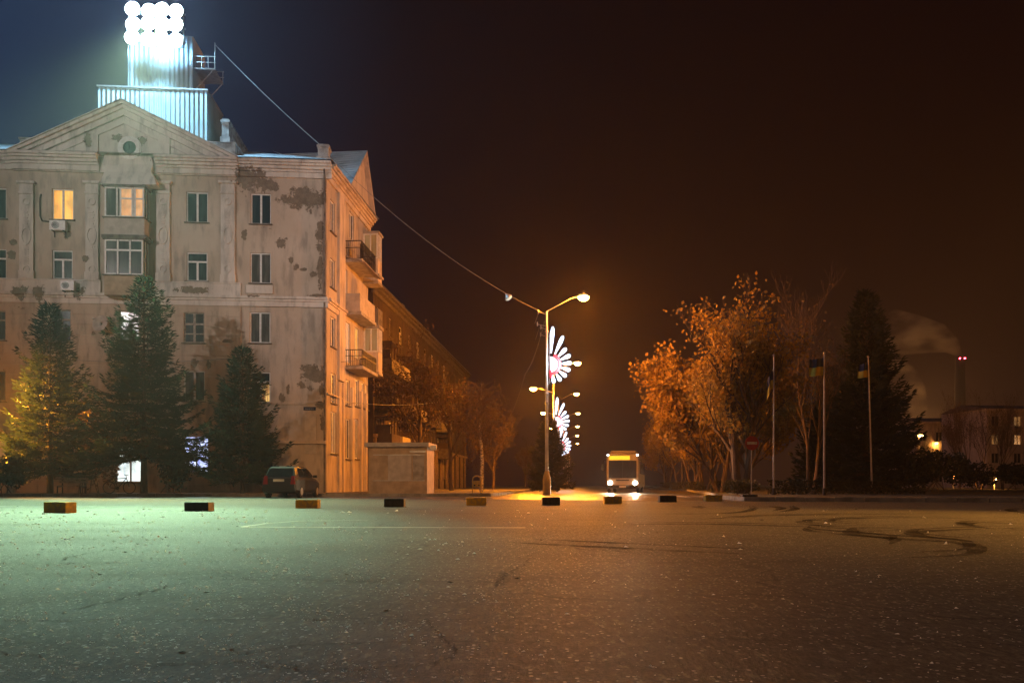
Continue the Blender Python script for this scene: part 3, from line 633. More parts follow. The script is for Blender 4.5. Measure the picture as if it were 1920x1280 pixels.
pane(FR, o, ed[0]+.05, ed[1], N1-0.06, z0+.02, z1-.02, 'glasscurtain'); pane(FR, o, ed[1], ed[1]+(ed[2]-ed[1])*.22, N1-0.06, z0+.02, z1-.02, 'glasscurtain'); pane(FR, o, ed[1]+(ed[2]-ed[1])*.22, ed[2], N1-0.06, z0+.02, z1-.02, 'litpeach'); pane(FR, o, ed[2], ed[3]-.05, N1-0.06, z0+.02, z1-.02, 'litpeach'); spane(FR, o, u1-.03, 0.05, N1-.05, z0+.02, z1-.02, 'glasscurtain')
mb = MB(); zt = z0+(z1-z0)*0.63; FR.box(mb, ed[1]+(ed[2]-ed[1])*.22, ed[3]-.05, N1-.08, N1-.04, zt-.05, zt+.05); FR.box(mb, ed[1]+(ed[2]-ed[1])*.16, ed[1]+(ed[2]-ed[1])*.27, N1-.08, N1-.04, z0+.09, z1-.09); FR.box(mb, ed[2]+.045, ed[2]+.2, N1-.08, N1-.04, z0+.09, z1-.09); part("inner_sash", mb, M['pvc'], o)
o, u0, u1, z0, z1, ed = bay(196, 268, 449, 515, 553, N1, (0, 0.34, 0.66, 1), M['panel'], slab=False, transom=0.70, lab="glazed bay balcony with a tan lower panel")
for a, b_, mm in zip(ed[:-1], ed[1:], ('glasscurtain', 'glass', 'glass')): pane(FR, o, a, b_, N1-0.06, z0+.02, z1-.02, mm)
spane(FR, o, u1-.03, 0.05, N1-.05, z0+.02, z1-.02, 'glasscurtain')
# --- pale door and cabinet at the right end of the front
mb = MB(); FR.pxbox(mb, 571, 593, 776, 850, 0.0, 0.12); part("wall_cabinet", mb, M['parapet'])
mb = MB(); FR.pxbox(mb, 593, 604, 741, 752, 0.003, 0.2); part("junction_box", mb, M['parapet'])
mb = MB(); FR.box(mb, FR.u(455), -0.01, 0.003, 0.08, FR.z(530, 758), FR.z(530, 754)); FR.box(mb, FR.u(520), -0.01, 0.003, 0.30, FR.z(560, 832), FR.z(560, 826)); part("ledge_moulding", mb, M['plaster'])
mb = MB(); mb.tube([FR.p(-0.10, 0.10, ZG), FR.p(-0.10, 0.10, ZC-1.0), FR.p(-0.05, 0.5, ZC-0.5)], 0.065, 8); part("downpipe", mb, M['dirtyslab'])

# --- side facade
def SW(x0, x1, y0, y1, pane_, k='2', fr='pvc', **kw): return dict(r=(x0, x1, y0, y1), k=k, p=pane_, f=fr, **kw)
SWI = [SW(619, 628, 377, 437, 'glasscurtain'), SW(619, 628, 486, 541, 'glasscurtain'), SW(619.5, 629, 595, 651, 'glasscurtain'), SW(620, 629.5, 700, 756, 'glasscurtain'),
  SW(644.5, 651.5, 504, 566, 'litpink', nosill=1), SW(647.5, 657, 605, 680, 'litpink', nosill=1), SW(665, 673, 615, 672, 'litorange', nosill=1), SW(655, 664, 400, 450, 'glass', nosill=1), SW(648, 656, 712, 760, 'glasscurtain'), SW(666, 673, 712, 762, 'glasscurtain'), SW(677, 683, 718, 765, 'glasscurtain'), SW(685, 689.5, 722, 768, 'litorange'),
  SW(620, 631, 772, 850, 'litdim'), SW(648, 657, 785, 860, 'glass'), SW(665, 672, 785, 860, 'glass')]
sh = holes_of(SWI, SD)
mb = MB(); wall_grid(mb, SD, 0, TE, ZG, ZC, sh)
part("side_wall", mb, M['plaster_side']); mb = MB(); mb.quad(SD.p(TE, 0, ZG), SD.p(TE, -12, ZG), SD.p(TE, -12, ZC), SD.p(TE, 0, ZC)); part("rear_wall", mb, M['plaster_side']); mb = MB()
mb.quad(FR.p(UL, 0, ZG), FR.p(UL, 0, ZC), FR.p(UL, -13, ZC), FR.p(UL, -13, ZG))
part("end_wall", mb, M['plaster_side'])
for w_ in SWI: window(SD, w_, 0.0)
mb = MB(); mould(SD, 0.0, TE+0.4, ZC, CORN, mb); part("side_cornice", mb, M['stucco_side'])
mb = MB(); mould(SD, 0.002, SD.u(645), zc, [(-0.16, 0, 0.30), (-0.30, -0.163, 0.2), (-0.62, -0.303, 0.12)], mb); mould(SD, 0.002, SD.u(643), zc-6.0, [(-0.10, 0, 0.14)], mb)
for x0, x1 in ((632, 637), (640, 643), (657, 661), (674, 677), (683, 685)): SD.box(mb, SD.u(x0), SD.u(x1), 0.002, 0.16, ZG, zc-5.0)
SD.box(mb, SD.u(632), SD.u(643), 0.002, 0.18, zc-4.9, ZC-0.97)
part("side_trim", mb, M['stucco_side'])
# gable over the side
g0, g1, gp = SD.u(650, .1), TE+0.5, SD.hit(680, 290, .1)
mb = MB(); mb.prism([SD.p(g0, -0.2, ZC+0.004), SD.p(g1, -0.2, ZC+0.004), SD.p(gp[0], -0.2, gp[1])], SD.N*0.32); part("side_gable", mb, M['stucco_side'])
mb = MB()
for e0, sg in ((g0, 1), (g1, -1)): mb.prism([SD.p(e0-sg*.35, -.3, ZC+0.0), SD.p(gp[0], -.3, gp[1]+.28), SD.p(gp[0], -.3, gp[1]+.05), SD.p(e0-sg*.1, -.3, ZC+0.0)], SD.N*0.75)
part("gable_edge", mb, M['stucco_side'])
def grille(pl, mb, u0, u1, n, z0, z1, along='u', step=0.13, n0=0.0):
    if along == 'u':
        pl.box(mb, u0, u1, n-0.02, n+0.02, z1-0.05, z1); pl.box(mb, u0, u1, n-0.02, n+0.02, z0, z0+0.04); pl.box(mb, u0, u1, n-0.02, n+0.02, z0+(z1-z0)*.6, z0+(z1-z0)*.6+.03)
        k = int((u1-u0)/step)
        for i in range(k+1): a = u0+(u1-u0)*i/k; pl.box(mb, a-0.012, a+0.012, n-0.012, n+0.012, z0+0.04, z1-0.05)
    else:
        pl.box(mb, u0-0.02, u0+0.02, n0, n, z1-0.05, z1); pl.box(mb, u0-0.02, u0+0.02, n0, n, z0, z0+0.04); pl.box(mb, u0-0.02, u0+0.02, n0, n, z0+(z1-z0)*.6, z0+(z1-z0)*.6+.03)
        k = max(2, int((n-n0)/step))
        for i in range(k+1): a = n0+(n-n0)*i/k; pl.box(mb, u0-0.012, u0+0.012, a-0.012, a+0.012, z0+0.04, z1-0.05)
def sbalc(xe, L, yt, yb, n, style, mat_=None, lab=None, solidpart=0.0):
    """balcony on the side: near end starts at frame column xe on the wall"""
    u0 = SD.u(xe); zt, zb = SD.z(xe, yt), SD.z(xe, yb); s = MB(); SD.box(s, u0-0.1, u0+L+0.1, 0.003, n+0.1, zb-0.22, zb)
    o = part("balcony", s, M['slab'], None, lab)
    p = MB()
    if style == 'solid':
        SD.box(p, u0, u0+0.08, 0.003, n, zb+0.002, zt); SD.box(p, u0+0.083, u0+L, n-0.08, n, zb+0.002, zt); SD.box(p, u0+L+0.003, u0+L+0.083, 0.003, n, zb+0.002, zt)
        part("parapet", p, mat_, o)
    else:
        grille(SD, p, u0, u0+L, n, zb, zt); grille(SD, p, u0, 0, n, zb, zt, 'n', n0=0.02); grille(SD, p, u0+L, 0, n, zb, zt, 'n', n0=0.02)
        part("railing", p, M['iron'], o)
    return o, u0, zt, zb
L1 = SD.u(676)-SD.u(647)
o, u0_, zt, zb = sbalc(646, L1, 451, 486, 1.15, 'rail', lab="iron railed balcony under the side eaves")
mb = MB(); SD.box(mb, u0_+0.3, u0_+1.0, 1.0, 1.06, zb+0.1, zt-0.15); part("stored_board", mb, M['brown'], o)
o, u0_, zt, zb = sbalc(647, L1, 550, 584, 1.05, 'solid', M['parapet'], "balcony with a pale grey solid parapet and a lean-to canopy")
mb = MB(); za = SD.z(646, 489); mb.prism([SD.p(u0_-.3, 0.003, za+.35), SD.p(u0_-.3, 1.5, za-.15), SD.p(u0_-.3, 1.5, za-.22), SD.p(u0_-.3, 0.003, za+.26)], SD.D*(L1+.6)); part("canopy", mb, M['oldwood'], o)
sbalc(646, L1, 655, 686, 1.2, 'rail', lab="iron railed balcony before two lit doors")
L2 = TE-SD.u(681)-0.15
def loggia(xe, yt, yg, yb, n, lit, lab):
    u0 = SD.u(xe); zt, zg, zb = SD.z(xe, yt), SD.z(xe, yg), SD.z(xe, yb); s = MB(); SD.box(s, u0-.05, u0+L2+.05, 0.003, n+.05, zb-.2, zb)
    o = part("enclosed_balcony", s, M['slab'], None, lab); p = MB(); SD.box(p, u0-.08, u0+L2+.08, 0.003, n+.12, zt, zt+.15); part("top_slab", p, M['slab'], o); p = MB(); SD.box(p, u0, u0+L2, 0.003, n, zb+.002, zg); part("parapet", p, M['stucco_side'], o)
    f = MB()
    for a in (0.003, n*.5-.05, n-.1): SD.box(f, u0, u0+.08, a, a+.1, zg+.002, zt-.002)
    SD.box(f, u0+.003, u0+.077, 0.1, n-.1, zg+.002, zg+.1); SD.box(f, u0+.003, u0+.077, 0.1, n-.1, zt-.1, zt-.004)
    for i in range(1, 5): a = u0+.08+(L2-.16)*i/4; SD.box(f, a, a+.08, n-.1, n, zg+.002, zt-.002)
    part("balcony_glazing_frame", f, M['pvc'], o)
    spane(SD, o, u0+.04, .01, n-.05, zg, zt, lit); pane(SD, o, u0+.08, u0+L2-.08, n-.05, zg, zt, 'glass')
    return o
loggia(681, 438, 485, 527, 1.1, 'litdim', "enclosed balcony under the far eaves with a yellow lit end pane")
o, u0_, zt, zb = sbalc(682, L2, 578, 610, 1.1, 'solid', M['dirtyslab'], "balcony with a dark planked parapet")
mb = MB(); SD.box(mb, u0_-.1, u0_+L2+.1, .003, 1.2, zt+2.4, zt+2.55); part("canopy", mb, M['slab'], o)
loggia(682, 614, 660, 697, 1.1, 'litdim', "tall glazed enclosed balcony on the first floor")
# --- roof
rz = ZC+3.2
A, B, C_, D_ = FR.p(UL-.5, .75, ZC+.02), FR.p(.45, .75, ZC+.02), SD.p(TE+.6, .75, ZC+.02), FR.p(UL-.5, -13.4, ZC+.02)
RL = FR.p(UL, -6.3, rz); RR = FR.p(FR.u(478, -6.3), -6.3, rz); RE = SD.p(TE+.6, -6.0, rz)
mb = MB(); mb.add([A, B, RR, RL], ((0, 1, 2, 3),)); mb.add([RL, RR, RE, D_], ((0, 1, 2, 3),))
mb.add([A, RL, D_], ((0, 1, 2),))
ro = part("roof", mb, M['roof'])
mb = MB(); mb.add([B, C_, RE, RR], ((0, 1, 2, 3),)); part("roof_side_slope", mb, M['roofend'])
# little roofs running back from the two gables
gb = FR.p(ap[0], -6.3, ap[1]-.1)
mb = MB(); mb.add([FR.p(pl0, .7, pz0+.03), FR.p(ap[0], .7, ap[1]+.03), gb, FR.p(pl0+2, -5.5, rz-.9)], ((0, 1, 2, 3),)); mb.add([FR.p(pl1, .7, pz0+.03), FR.p(ap[0], .7, ap[1]+.03), gb, FR.p(pl1-2, -5.5, rz-.9)], ((3, 2, 1, 0),)); part("pediment_roof", mb, M['roof'], ro)
mb = MB(); hp = SD.p(gp[0], -6.0, gp[1]+.25); mb.add([SD.p(g0-.35, .45, ZC+.05), SD.p(gp[0], .45, gp[1]+.30), hp, SD.p(g0-.35, -5, ZC+2.6)], ((0, 1, 2, 3),)); mb.add([SD.p(g1+.3, .45, ZC+.05), SD.p(gp[0], .45, gp[1]+.30), hp, SD.p(g1+.3, -5, ZC+2.6)], ((3, 2, 1, 0),)); part("gable_roof", mb, M['roofend'], ro)
def chimney(x0, x1, y0, y1, n, dep, lab, cap=True):
    mb = MB(); u0, u1 = FR.u(x0, n), FR.u(x1, n); xm = (x0+x1)/2; zt, zb = FR.z(xm, y0, n), FR.z(xm, y1, n)
    FR.box(mb, u0, u1, n-dep, n, zb-1.5, zt)
    FR.box(mb, u0-.07, u1+.07, n-dep-.07, n+.07, zt-.22, zt-.08); FR.box(mb, u0-.10, u1+.10, n-dep-.1, n+.1, zb-.9, zb+(zt-zb)*.28)
    return part("chimney", mb, M['brickchim'], ro, lab)
chimney(416, 429, 223, 270, -2.0, 4.6, "tall whitewashed chimney breast, long from front to back")
chimney(596, 616, 270, 304, -1.2, 0.8, "short square chimney near the corner")
mb = MB(); FR.pxbox(mb, 372, 441, 268, 300, -2.6, -0.35); FR.box(mb, FR.u(370, -.35), FR.u(443, -.35), -2.7, -.28, FR.z(400, 268, -.35), FR.z(400, 266, -.35)); part("roof_parapet", mb, M['brickchim'], ro)
mb = MB(); FR.pxbox(mb, 37, 112, 262, 300, -2.6, -0.4); FR.box(mb, FR.u(35, -.4), FR.u(114, -.4), -2.7, -.33, FR.z(70, 262, -.4), FR.z(70, 259, -.4)); part("roof_parapet", mb, M['brickchim'], ro)
# --- rooftop superstructure: a clad box, a narrower box on it and a railed gallery
NT = -2.4
cabin = MB(); FR.box(cabin, FR.u(184, NT), FR.u(388, NT), NT-3.6, NT, ZC+.5, FR.z(290, 167, NT)); co = part("rooftop_cabin", cabin, M['sheet'])
mb = MB(); z_ = FR.z(290, 167, NT); FR.box(mb, FR.u(182, NT), FR.u(390, NT), NT-3.7, NT+.08, z_+.002, z_+.10); part("cabin_coping", mb, M['steel'], co)
u0, u1 = FR.u(240, NT-.6), FR.u(362, NT-.6); zt = FR.z(300, 66, NT-.6)
mb = MB(); FR.box(mb, u0, u1, NT-3.2, NT-.6, z_+.11, zt); part("upper_cabin", mb, M['sheet'], co)
mb = MB(); zg = FR.z(370, 124, NT-.6)
FR.box(mb, u1+.003, u1+1.35, NT-2.8, NT-.8, zg-.10, zg)
for q in (NT-2.8, NT-.84):
    for k in range(4): FR.box(mb, u1+.05+k*.42, u1+.09+k*.42, q, q+.04, zg, zg+.75)
    FR.box(mb, u1+.003, u1+1.4, q, q+.04, zg+.75, zg+.79); FR.box(mb, u1+.003, u1+1.4, q, q+.04, zg+.36, zg+.39)
    mb.tube([FR.p(u1+.02, q, zg-1.5), FR.p(u1+1.25, q, zg-.1)], .035, 6)
mb.tube([FR.p(u1+1.35, NT-.82, zg), FR.p(u1+1.35, NT-.82, zg+1.7)], .025, 6)
part("gallery", mb, M['steel'], co)
rebase(bld, FR.p(-12, 0, ZG))

# ------------------------------------------------------------------ floodlight on the upper cabin
fl = empty("floodlight"); tag(fl, "dazzling white floodlight on a short mast above the rooftop cabin, heads multiplied to fill its glare", "floodlight")
FN = NT+.9
fu, fz = FR.hit(290, 46, FN); fp = FR.p(fu, FN, fz)
mb = MB(); mb.tube([FR.p(fu, NT-1.2, zt+.004), FR.p(fu, NT-1.2, fz+1.3)], .09, 10); mb.tube([FR.p(fu, NT-1.2, fz), FR.p(fu, FN-.35, fz)], .06, 8); mb.tube([FR.p(fu, NT-1.2, fz-1.0), FR.p(fu, FN-.35, fz-.2)], .04, 8); part("mast", mb, M['steel'], fl)
mb = MB()
for dz in (-.92, 0, .92): FR.box(mb, fu-1.8, fu+1.8, FN-.42, FN-.34, fz+dz-.05, fz+dz+.05)
for du in (-1.7, 0, 1.7): FR.box(mb, fu+du-.04, fu+du+.04, FN-.34, FN-.28, fz-1.3, fz+1.3)
part("rack", mb, M['steel'], fl)
for du in (-1.35, -.45, .45, 1.35):  # extra heads added to fill out the white core of the glare
    for dz in (-.92, 0, .92):
        c = FR.p(fu+du+random.uniform(-.07, .07), FN-.2+random.uniform(-.05, .05), fz+dz+random.uniform(-.07, .07)); mb = MB(); mb.lathe((c.x, c.y, c.z), [(.14, .26), (.30, .16), (.46, -.12), (.49, -.16), (.47, -.17)], 18, axis='y'); h = part("lamp_head", mb, M['steel'], fl, smooth=True)
        mb = MB(); mb.lathe((c.x, c.y-.175, c.z), [(.45, 0.0), (.40, -.05), (.2, -.09)], 18, axis='y'); part("lamp_glass", mb, M['floodglass'], h, smooth=True)
def light(name, typ, loc, power, color, parent=None, target=None, size=.25, cone=60, blend=.6):
    ld = bpy.data.lights.new(name, typ); ld.energy = power; ld.color = color; lo = bpy.data.objects.new(name, ld); col.objects.link(lo); lo.location = loc
    ld.shadow_soft_size = size
    if typ == 'SPOT': ld.spot_size = R(cone); ld.spot_blend = blend
    if target is not None: lo.rotation_euler = (Vector(target)-Vector(loc)).to_track_quat('-Z', 'Y').to_euler()
    if parent: lo.parent = parent
    return lo
light("flood_beam", 'SPOT', fp+FR.N*.35, P_FLOOD*.33, COOL, fl, (-8.8, 14.5, 0), .5, 18.6, 1.0)
light("flood_beam", 'SPOT', fp+FR.N*.35, P_FLOOD*.36, COOL, fl, (-17.0, 30, 0), .5, 44, 1.0)
light("flood_spill", 'POINT', fp+FR.N*.5, P_FLOODBARE, (.30, .66, 1.0), fl, None, .5)
rebase(fl, FR.p(fu, NT-1.2, zt))

# ------------------------------------------------------------------ things on the building
def aircon(x0, x1, y0, y1, n0, label):
    t = empty("air_conditioner"); tag(t, label, "air conditioner", "air conditioners on the front wall")
    u0, u1 = FR.u(x0, n0+.35), FR.u(x1, n0+.35); z0, z1 = FR.z(x0, y1, n0+.35), FR.z(x0, y0, n0+.35)
    mb = MB(); FR.box(mb, u0, u1, n0+.08, n0+.40, z0, z1); mb.build("casing", M['pvc'], t)
    c = (u0*.62+u1*.38, (z0+z1)/2); r = (z1-z0)*.40; mb = MB(); n_ = 20
    mb.prism([FR.p(c[0]+math.cos(2*math.pi*i/n_)*r, n0+.401, c[1]+math.sin(2*math.pi*i/n_)*r) for i in range(n_)], FR.N*.012); f = mb.build("fan_grille", M['iron'], t)
    mb = MB()
    for k in (.35, .7, 1.0):
        for i in range(n_):
            a0, a1 = 2*math.pi*i/n_, 2*math.pi*(i+1)/n_
            mb.prism([FR.p(c[0]+math.cos(q)*rr*k, n0+.414, c[1]+math.sin(q)*rr*k) for q, rr in ((a0, r), (a1, r), (a1, r-.02), (a0, r-.02))], FR.N*.01)
    mb.build("guard_ring", M['steel'], f)
    mb = MB()
    for u in (u0+.12, u1-.17): FR.box(mb, u, u+.05, n0+.003, n0+.40, z0-.05, z0-.003); FR.box(mb, u, u+.05, n0+.003, n0+.06, z0-.35, z0-.053)
    mb.build("bracket", M['brown'], t)
    rebase(t, FR.p(u0, n0, z0))
aircon(93, 123, 413, 431, 0.0, "air conditioner box under the bright orange lit window")
aircon(113, 139, 526, 544, 0.17, "air conditioner box on the string course, beneath the dark transomed window")
mb = MB(); mb.tube([FR.p(*FR.hit(x, y, .05)[:1], .05, FR.z(x, y, .05)) for x, y in ((77, 364), (75, 372), (75, 405), (79, 414), (94, 416))], .05, 8)
tag(mb.build("coolant_pipe", M['brown']), "dark bent pipe on the wall left of the orange lit window", "pipe")
dsh = empty("satellite_dish"); tag(dsh, "round grey satellite dish on the rusticated wall left of the tall spruce", "satellite dish")
du, dz = FR.hit(188, 606, .6); c = FR.p(du, .62, dz); ax = (FR.N*1.0+FR.D*-.25+Vector((0, 0, .25))).normalized(); e1 = ax.orthogonal().normalized(); e2 = ax.cross(e1)
mb = MB(); vs = []; nn = 24
for r, d in ((.06, -.12), (.25, -.09), (.42, -.03), (.52, .03), (.53, .03), (.43, -.05), (.25, -.11), (.05, -.14)):
    vs += [c+(e1*math.cos(2*math.pi*k/nn)+e2*math.sin(2*math.pi*k/nn))*r+ax*d for k in range(nn)]
mb.add(vs, [(i*nn+k, i*nn+(k+1) % nn, (i+1)*nn+(k+1) % nn, (i+1)*nn+k) for i in range(7) for k in range(nn)]+[tuple(range(nn))])
mb.build("reflector", M['parapet'], dsh, True)
mb = MB(); mb.tube([c-ax*.12, FR.p(du, .1, dz-.25)], .03, 6); mb.tube([c-e2*.5+ax*.02, c+ax*.55-e2*.08], .015, 6); mb.tube([c+ax*.5-e2*.09, c+ax*.62-e2*.07], .045, 8); mb.build("feed_arm", M['steel'], dsh)
rebase(dsh, FR.p(du, .1, dz))
sg = empty("street_name_sign"); tag(sg, "small dark street name plate near the building corner", "sign")
mb = MB(); FR.pxbox(mb, 569, 592, 762.5, 769, 0.003, .05); mb.build("plate", M['blue'], sg)
mb = MB()
for i, (a, b_) in enumerate(((572.5, 575), (576.2, 578.4), (579.4, 582), (583, 585.2), (586, 588))): FR.pxbox(mb, a, b_, 764.9, 767.3, .051, .055)
mb.build("worn_lettering", plain("faded_sign_paint", (.22, .22, .30), .7), sg)
rebase(sg, FR.p(FR.u(580), 0, FR.z(580, 769)))

def cable(pts, r, label, sag=0.0, n=24):
    out = []
    for a, b in zip(pts[:-1], pts[1:]):
        for i in range(n): t = i/n; p = Vector(a).lerp(Vector(b), t); p.z -= sag*4*t*(1-t); out.append(p)
    out.append(Vector(pts[-1])); mb = MB(); mb.tube(out, r, 5); o = mb.build("overhead_cable", M['wire']); return tag(o, label, "cable")
P1 = Pt(1025, 586, 52)                                             # top of the near lamp post
cable([FR.p(u1+1.35, NT-.82, zg+1.6), FR.p(*[FR.u(598, -1.6)], -1.6, FR.z(598, 270, -1.6))], .022, "pale cable from the rooftop gallery down to the square chimney", .15)
cable([FR.p(FR.u(616, -1.6), -1.6, FR.z(616, 290, -1.6)), Pt(1021, 588, 52)], .016, "long dark cable from the square chimney to the near lamp post", .9, 40)
cable([FR.p(FR.u(90), .35, FR.z(90, 672)), FR.p(FR.u(430), .35, FR.z(430, 672, .35)), SD.p(SD.u(648, .3), 1.25, SD.z(648, 661, 1.2))], .018, "thin cable slung along the front under the third window row", .25)
cable([FR.p(FR.u(600), .25, FR.z(600, 747)), Pt(830, 752, 78)], .022, "cable from the junction box along the side street", .4)
cable([Pt(1021, 602, 52), Pt(985, 700, 62), Pt(950, 790, 84)], .014, "slack thin wire hanging from the near lamp post", .5)

ca, cb = FR.p(FR.u(616, -1.6), -1.6, FR.z(616, 290, -1.6)), Pt(1021, 588, 52); tq = min((abs((ca.lerp(cb, i/400).x/ca.lerp(cb, i/400).y)*F+960-948), i/400) for i in range(401))[1]
hl_ = empty("hanging_lamp"); tag(hl_, "small pale lamp hanging on the long dark cable, left of the near lamp post", "lamp")
mb = MB(); mb.lathe((0, 0, 0), [(.02, 0), (.05, -.05), (.10, -.12), (.26, -.30), (.27, -.34)], 14); mb.build("shade", M['steel'], hl_)
mb = MB(); mb.lathe((0, 0, -.343), [(.25, 0), (.22, -.08), (.10, -.15)], 14); mb.build("lamp_glass", emis("pale_lamp_glow", (.80, .85, .70), .8), hl_)
hl_.location = ca.lerp(cb, tq)-Vector((0, 0, .9*4*tq*(1-tq)+.016)); hl_.rotation_euler = (R(10), R(-38), 0)

# ------------------------------------------------------------------ trees
def spruce_mesh(H, Rr, seed, z0=1.2, dens=1.0, size=1.0):
    rnd = random.Random(seed); tr = MB(); tr.tube([(0, 0, -.1), (0, 0, H*.5), (0, 0, H*.97)], [.028*H*.5+.04, .016*H*.5, .012], 8)
    cr = MB(); h = z0
    def spray(p, d, l, wd):
        d = d.normalized(); a = d.cross(Vector((0, 0, 1)))
        if a.length < .1: a = Vector((1, 0, 0))
        a.normalize(); b = d.cross(a)
        for s in (a, b):
            cr.add([p-d*.05*l, p+d*l*.45+s*wd, p+d*l, p+d*l*.45-s*wd], ((0, 1, 2, 3),))
    seg = (0, .25, .5, .75, 1.0)
    while h < H*.985:
        f = (h-z0)/(H-z0); r0 = Rr*(1-f)**.90+.12; nb = max(4, int(7*(1-f)**.5+3)); az0 = rnd.uniform(0, 6.28)
        for k in range(nb):
            r = r0*rnd.uniform(.5, 1.25); az = az0+6.283*k/nb+rnd.uniform(-.35, .35); d = Vector((math.cos(az), math.sin(az), 0)); sd = d.cross(Vector((0, 0, 1))); hh = h+rnd.uniform(-.16, .16)*(1-f)
            pts = [Vector((0, 0, hh))+d*(r*q)+Vector((0, 0, r*(-.42*q*(1-f)+.38*q*q*q+.55*f*q))) for q in seg]
            tr.tube(pts, [.018*r+.006, .014*r+.005, .010*r+.004, .007, .003], 4, cap=False)
            n = max(3, int(r/.15*dens))
            for i in range(n):
                q = .14+.86*(i+rnd.random())/n; j = min(3, int(q*4)); pp = pts[j].lerp(pts[j+1], q*4-j)
                L = (.10+.42*r*(1-q)*min(1, q*3.0)+.10)*rnd.uniform(.7, 1.2)
                for sg in (-1, 1):
                    dd = (d*.75+sd*sg*rnd.uniform(.6, 1.0)+Vector((0, 0, rnd.uniform(-.30, .05)))).normalized(); m = max(1, int(L/.12))
                    for t in range(m):
                        e0 = pp+dd*(L*t/m); spray(e0, dd+d*.3+Vector((rnd.uniform(-.3, .3), rnd.uniform(-.3, .3), rnd.uniform(-.45, .55))), rnd.uniform(.20, .36)*size, rnd.uniform(.016, .030)*size)
                    spray(pp+dd*L*.9, dd+Vector((0, 0, rnd.uniform(.1, .9))), rnd.uniform(.20, .34)*size, .026*size)
            for _ in range(3): spray(pts[-1]-d*.06, d+Vector((rnd.uniform(-.4, .4), rnd.uniform(-.4, .4), rnd.uniform(.2, 1.2))), rnd.uniform(.26, .42)*size, .03*size)
        h += .40*(1-.50*f)*(H/11)**.5
    for i in range(10): spray(Vector((0, 0, H-.55+.05*i)), Vector((rnd.uniform(-1, 1), rnd.uniform(-1, 1), 1.4)), .30*size, .04*size)
    return tr, cr
def spruce(H, Rr, seed, loc, label, name="spruce_tree", mt='needle', group=None, **kw):
    t = empty(name); tag(t, label, "tree", group); a, b = spruce_mesh(H, Rr, seed, **kw); a.build("trunk", M['bark'], t); b.build("crown", M[mt], t); t.location = loc; return t
YT = 44.6
def atY(px, Y, z=0.15): return Vector(((px-960)/F*Y, Y, z))
spruce((909-572)/F*YT+CH-.15, 2.7, 21, atY(94, YT), "spruce lit orange on one side, in front of the far window column", group="spruces before the corner building", z0=1.4)
spruce((909-523)/F*YT+CH-.15, 3.35, 22, atY(270, YT-.3), "tallest blue spruce, its tip frosted by the floodlight", group="spruces before the corner building", z0=2.2, dens=1.1)
spruce((909-654)/F*YT+CH-.15, 2.35, 23, atY(455, YT), "shortest spruce, dark, nearest the building corner", group="spruces before the corner building", z0=1.1, dens=1.15)

def decid_mesh(H, spread, seed, levels=4, leaves=9000, lsize=.13, stems=1, trunk=.22, lean=0.15, zleaf=0.0, up=.35, first=.3, thin=.55, lo=1.0):
    """bole, limbs and twigs as one skeleton; leaves gather round the twig ends"""
    rnd = random.Random(seed); tr = MB(); tips = []
    def branch(p, d, L, r, lev):
        n = 4; pts = [p]; dd = d.normalized()
        for i in range(n):
            dd = (dd+Vector((rnd.uniform(-1, 1), rnd.uniform(-1, 1), rnd.uniform(-.4, 1)))*.13*(1+lev*.35)).normalized(); pts.append(pts[-1]+dd*L/n)
        rad = [max(.006, r*(1-(1-thin)*i/n)) for i in range(n+1)]
        tr.tube(pts, rad, (9, 7, 5, 4, 3, 3)[min(lev, 5)], cap=False)
        if lev >= levels: tips.append((pts[-1], dd, L)); tips.append((pts[2], dd, L)); return
        kn = rnd.randint(3, 4) if lev > 0 else rnd.randint(5, 7)
        for k in range(kn):
            t = first+(1-first)*(k+rnd.random())/kn if lev == 0 else .35+.65*(k+rnd.random())/kn
            j = min(n-1, int(t*n)); q = pts[j].lerp(pts[j+1], t*n-j); a = rnd.uniform(0, 6.28)
            o = Vector((math.cos(a), math.sin(a), 0)); nd = (dd*rnd.uniform(.5, .9)+o*spread*rnd.uniform(.6, 1.2)+Vector((0, 0, up))).normalized()
            branch(q, nd, L*rnd.uniform(.50, .72)*(1.1-.35*t if lev == 0 else 1), rad[j]*rnd.uniform(.42, .62), lev+1)
        branch(pts[-1], (dd+Vector((rnd.uniform(-.4, .4), rnd.uniform(-.4, .4), .1))).normalized(), L*.62, rad[-1]*.9, lev+1)
    for s in range(stems):
        a = 6.28*s/max(1, stems)+.6; o = Vector((math.cos(a), math.sin(a), 0)); branch(o*(.22 if stems > 1 else 0)+Vector((0, 0, -.1)), Vector((0, 0, 1))+o*lean*(1 if stems > 1 else .3), H*.52*rnd.uniform(.85, 1.05), trunk*rnd.uniform(.8, 1.1), 0)
    cr = MB(); T = [t for t in tips if t[0].z > zleaf]
    hi = max(t[0].z for t in tips)
    T = [t for t in T if rnd.random() < (1-(t[0].z-zleaf)/max(.1, hi-zleaf))*lo+(1-lo)]
    for _ in range(leaves):
        p, d, L = rnd.choice(T); p = p+Vector((rnd.gauss(0, .3), rnd.gauss(0, .3), rnd.gauss(-.08, .25)))*min(1.3, L+.3)
        a = Vector((rnd.uniform(-1, 1), rnd.uniform(-1, 1), rnd.uniform(-1, .3))).normalized(); b = a.orthogonal().normalized(); b.rotate(Matrix.Rotation(rnd.uniform(0, 6.28), 3, a)); s = lsize*rnd.uniform(.6, 1.4); c = a.cross(b)
        cr.add([p, p+b*s*.5+c*s*.42, p+b*s*1.15, p+b*s*.5-c*s*.42], ((0, 1, 2, 3),))
    return tr, cr
def decid(name, label, loc, mt='leaf', bark='bark', group=None, cat="tree", **kw):
    t = empty(name); tag(t, label, cat, group); a, b = decid_mesh(**kw); a.build("trunk", M[bark], t); b.build("crown", M[mt], t); t.location = loc; return t
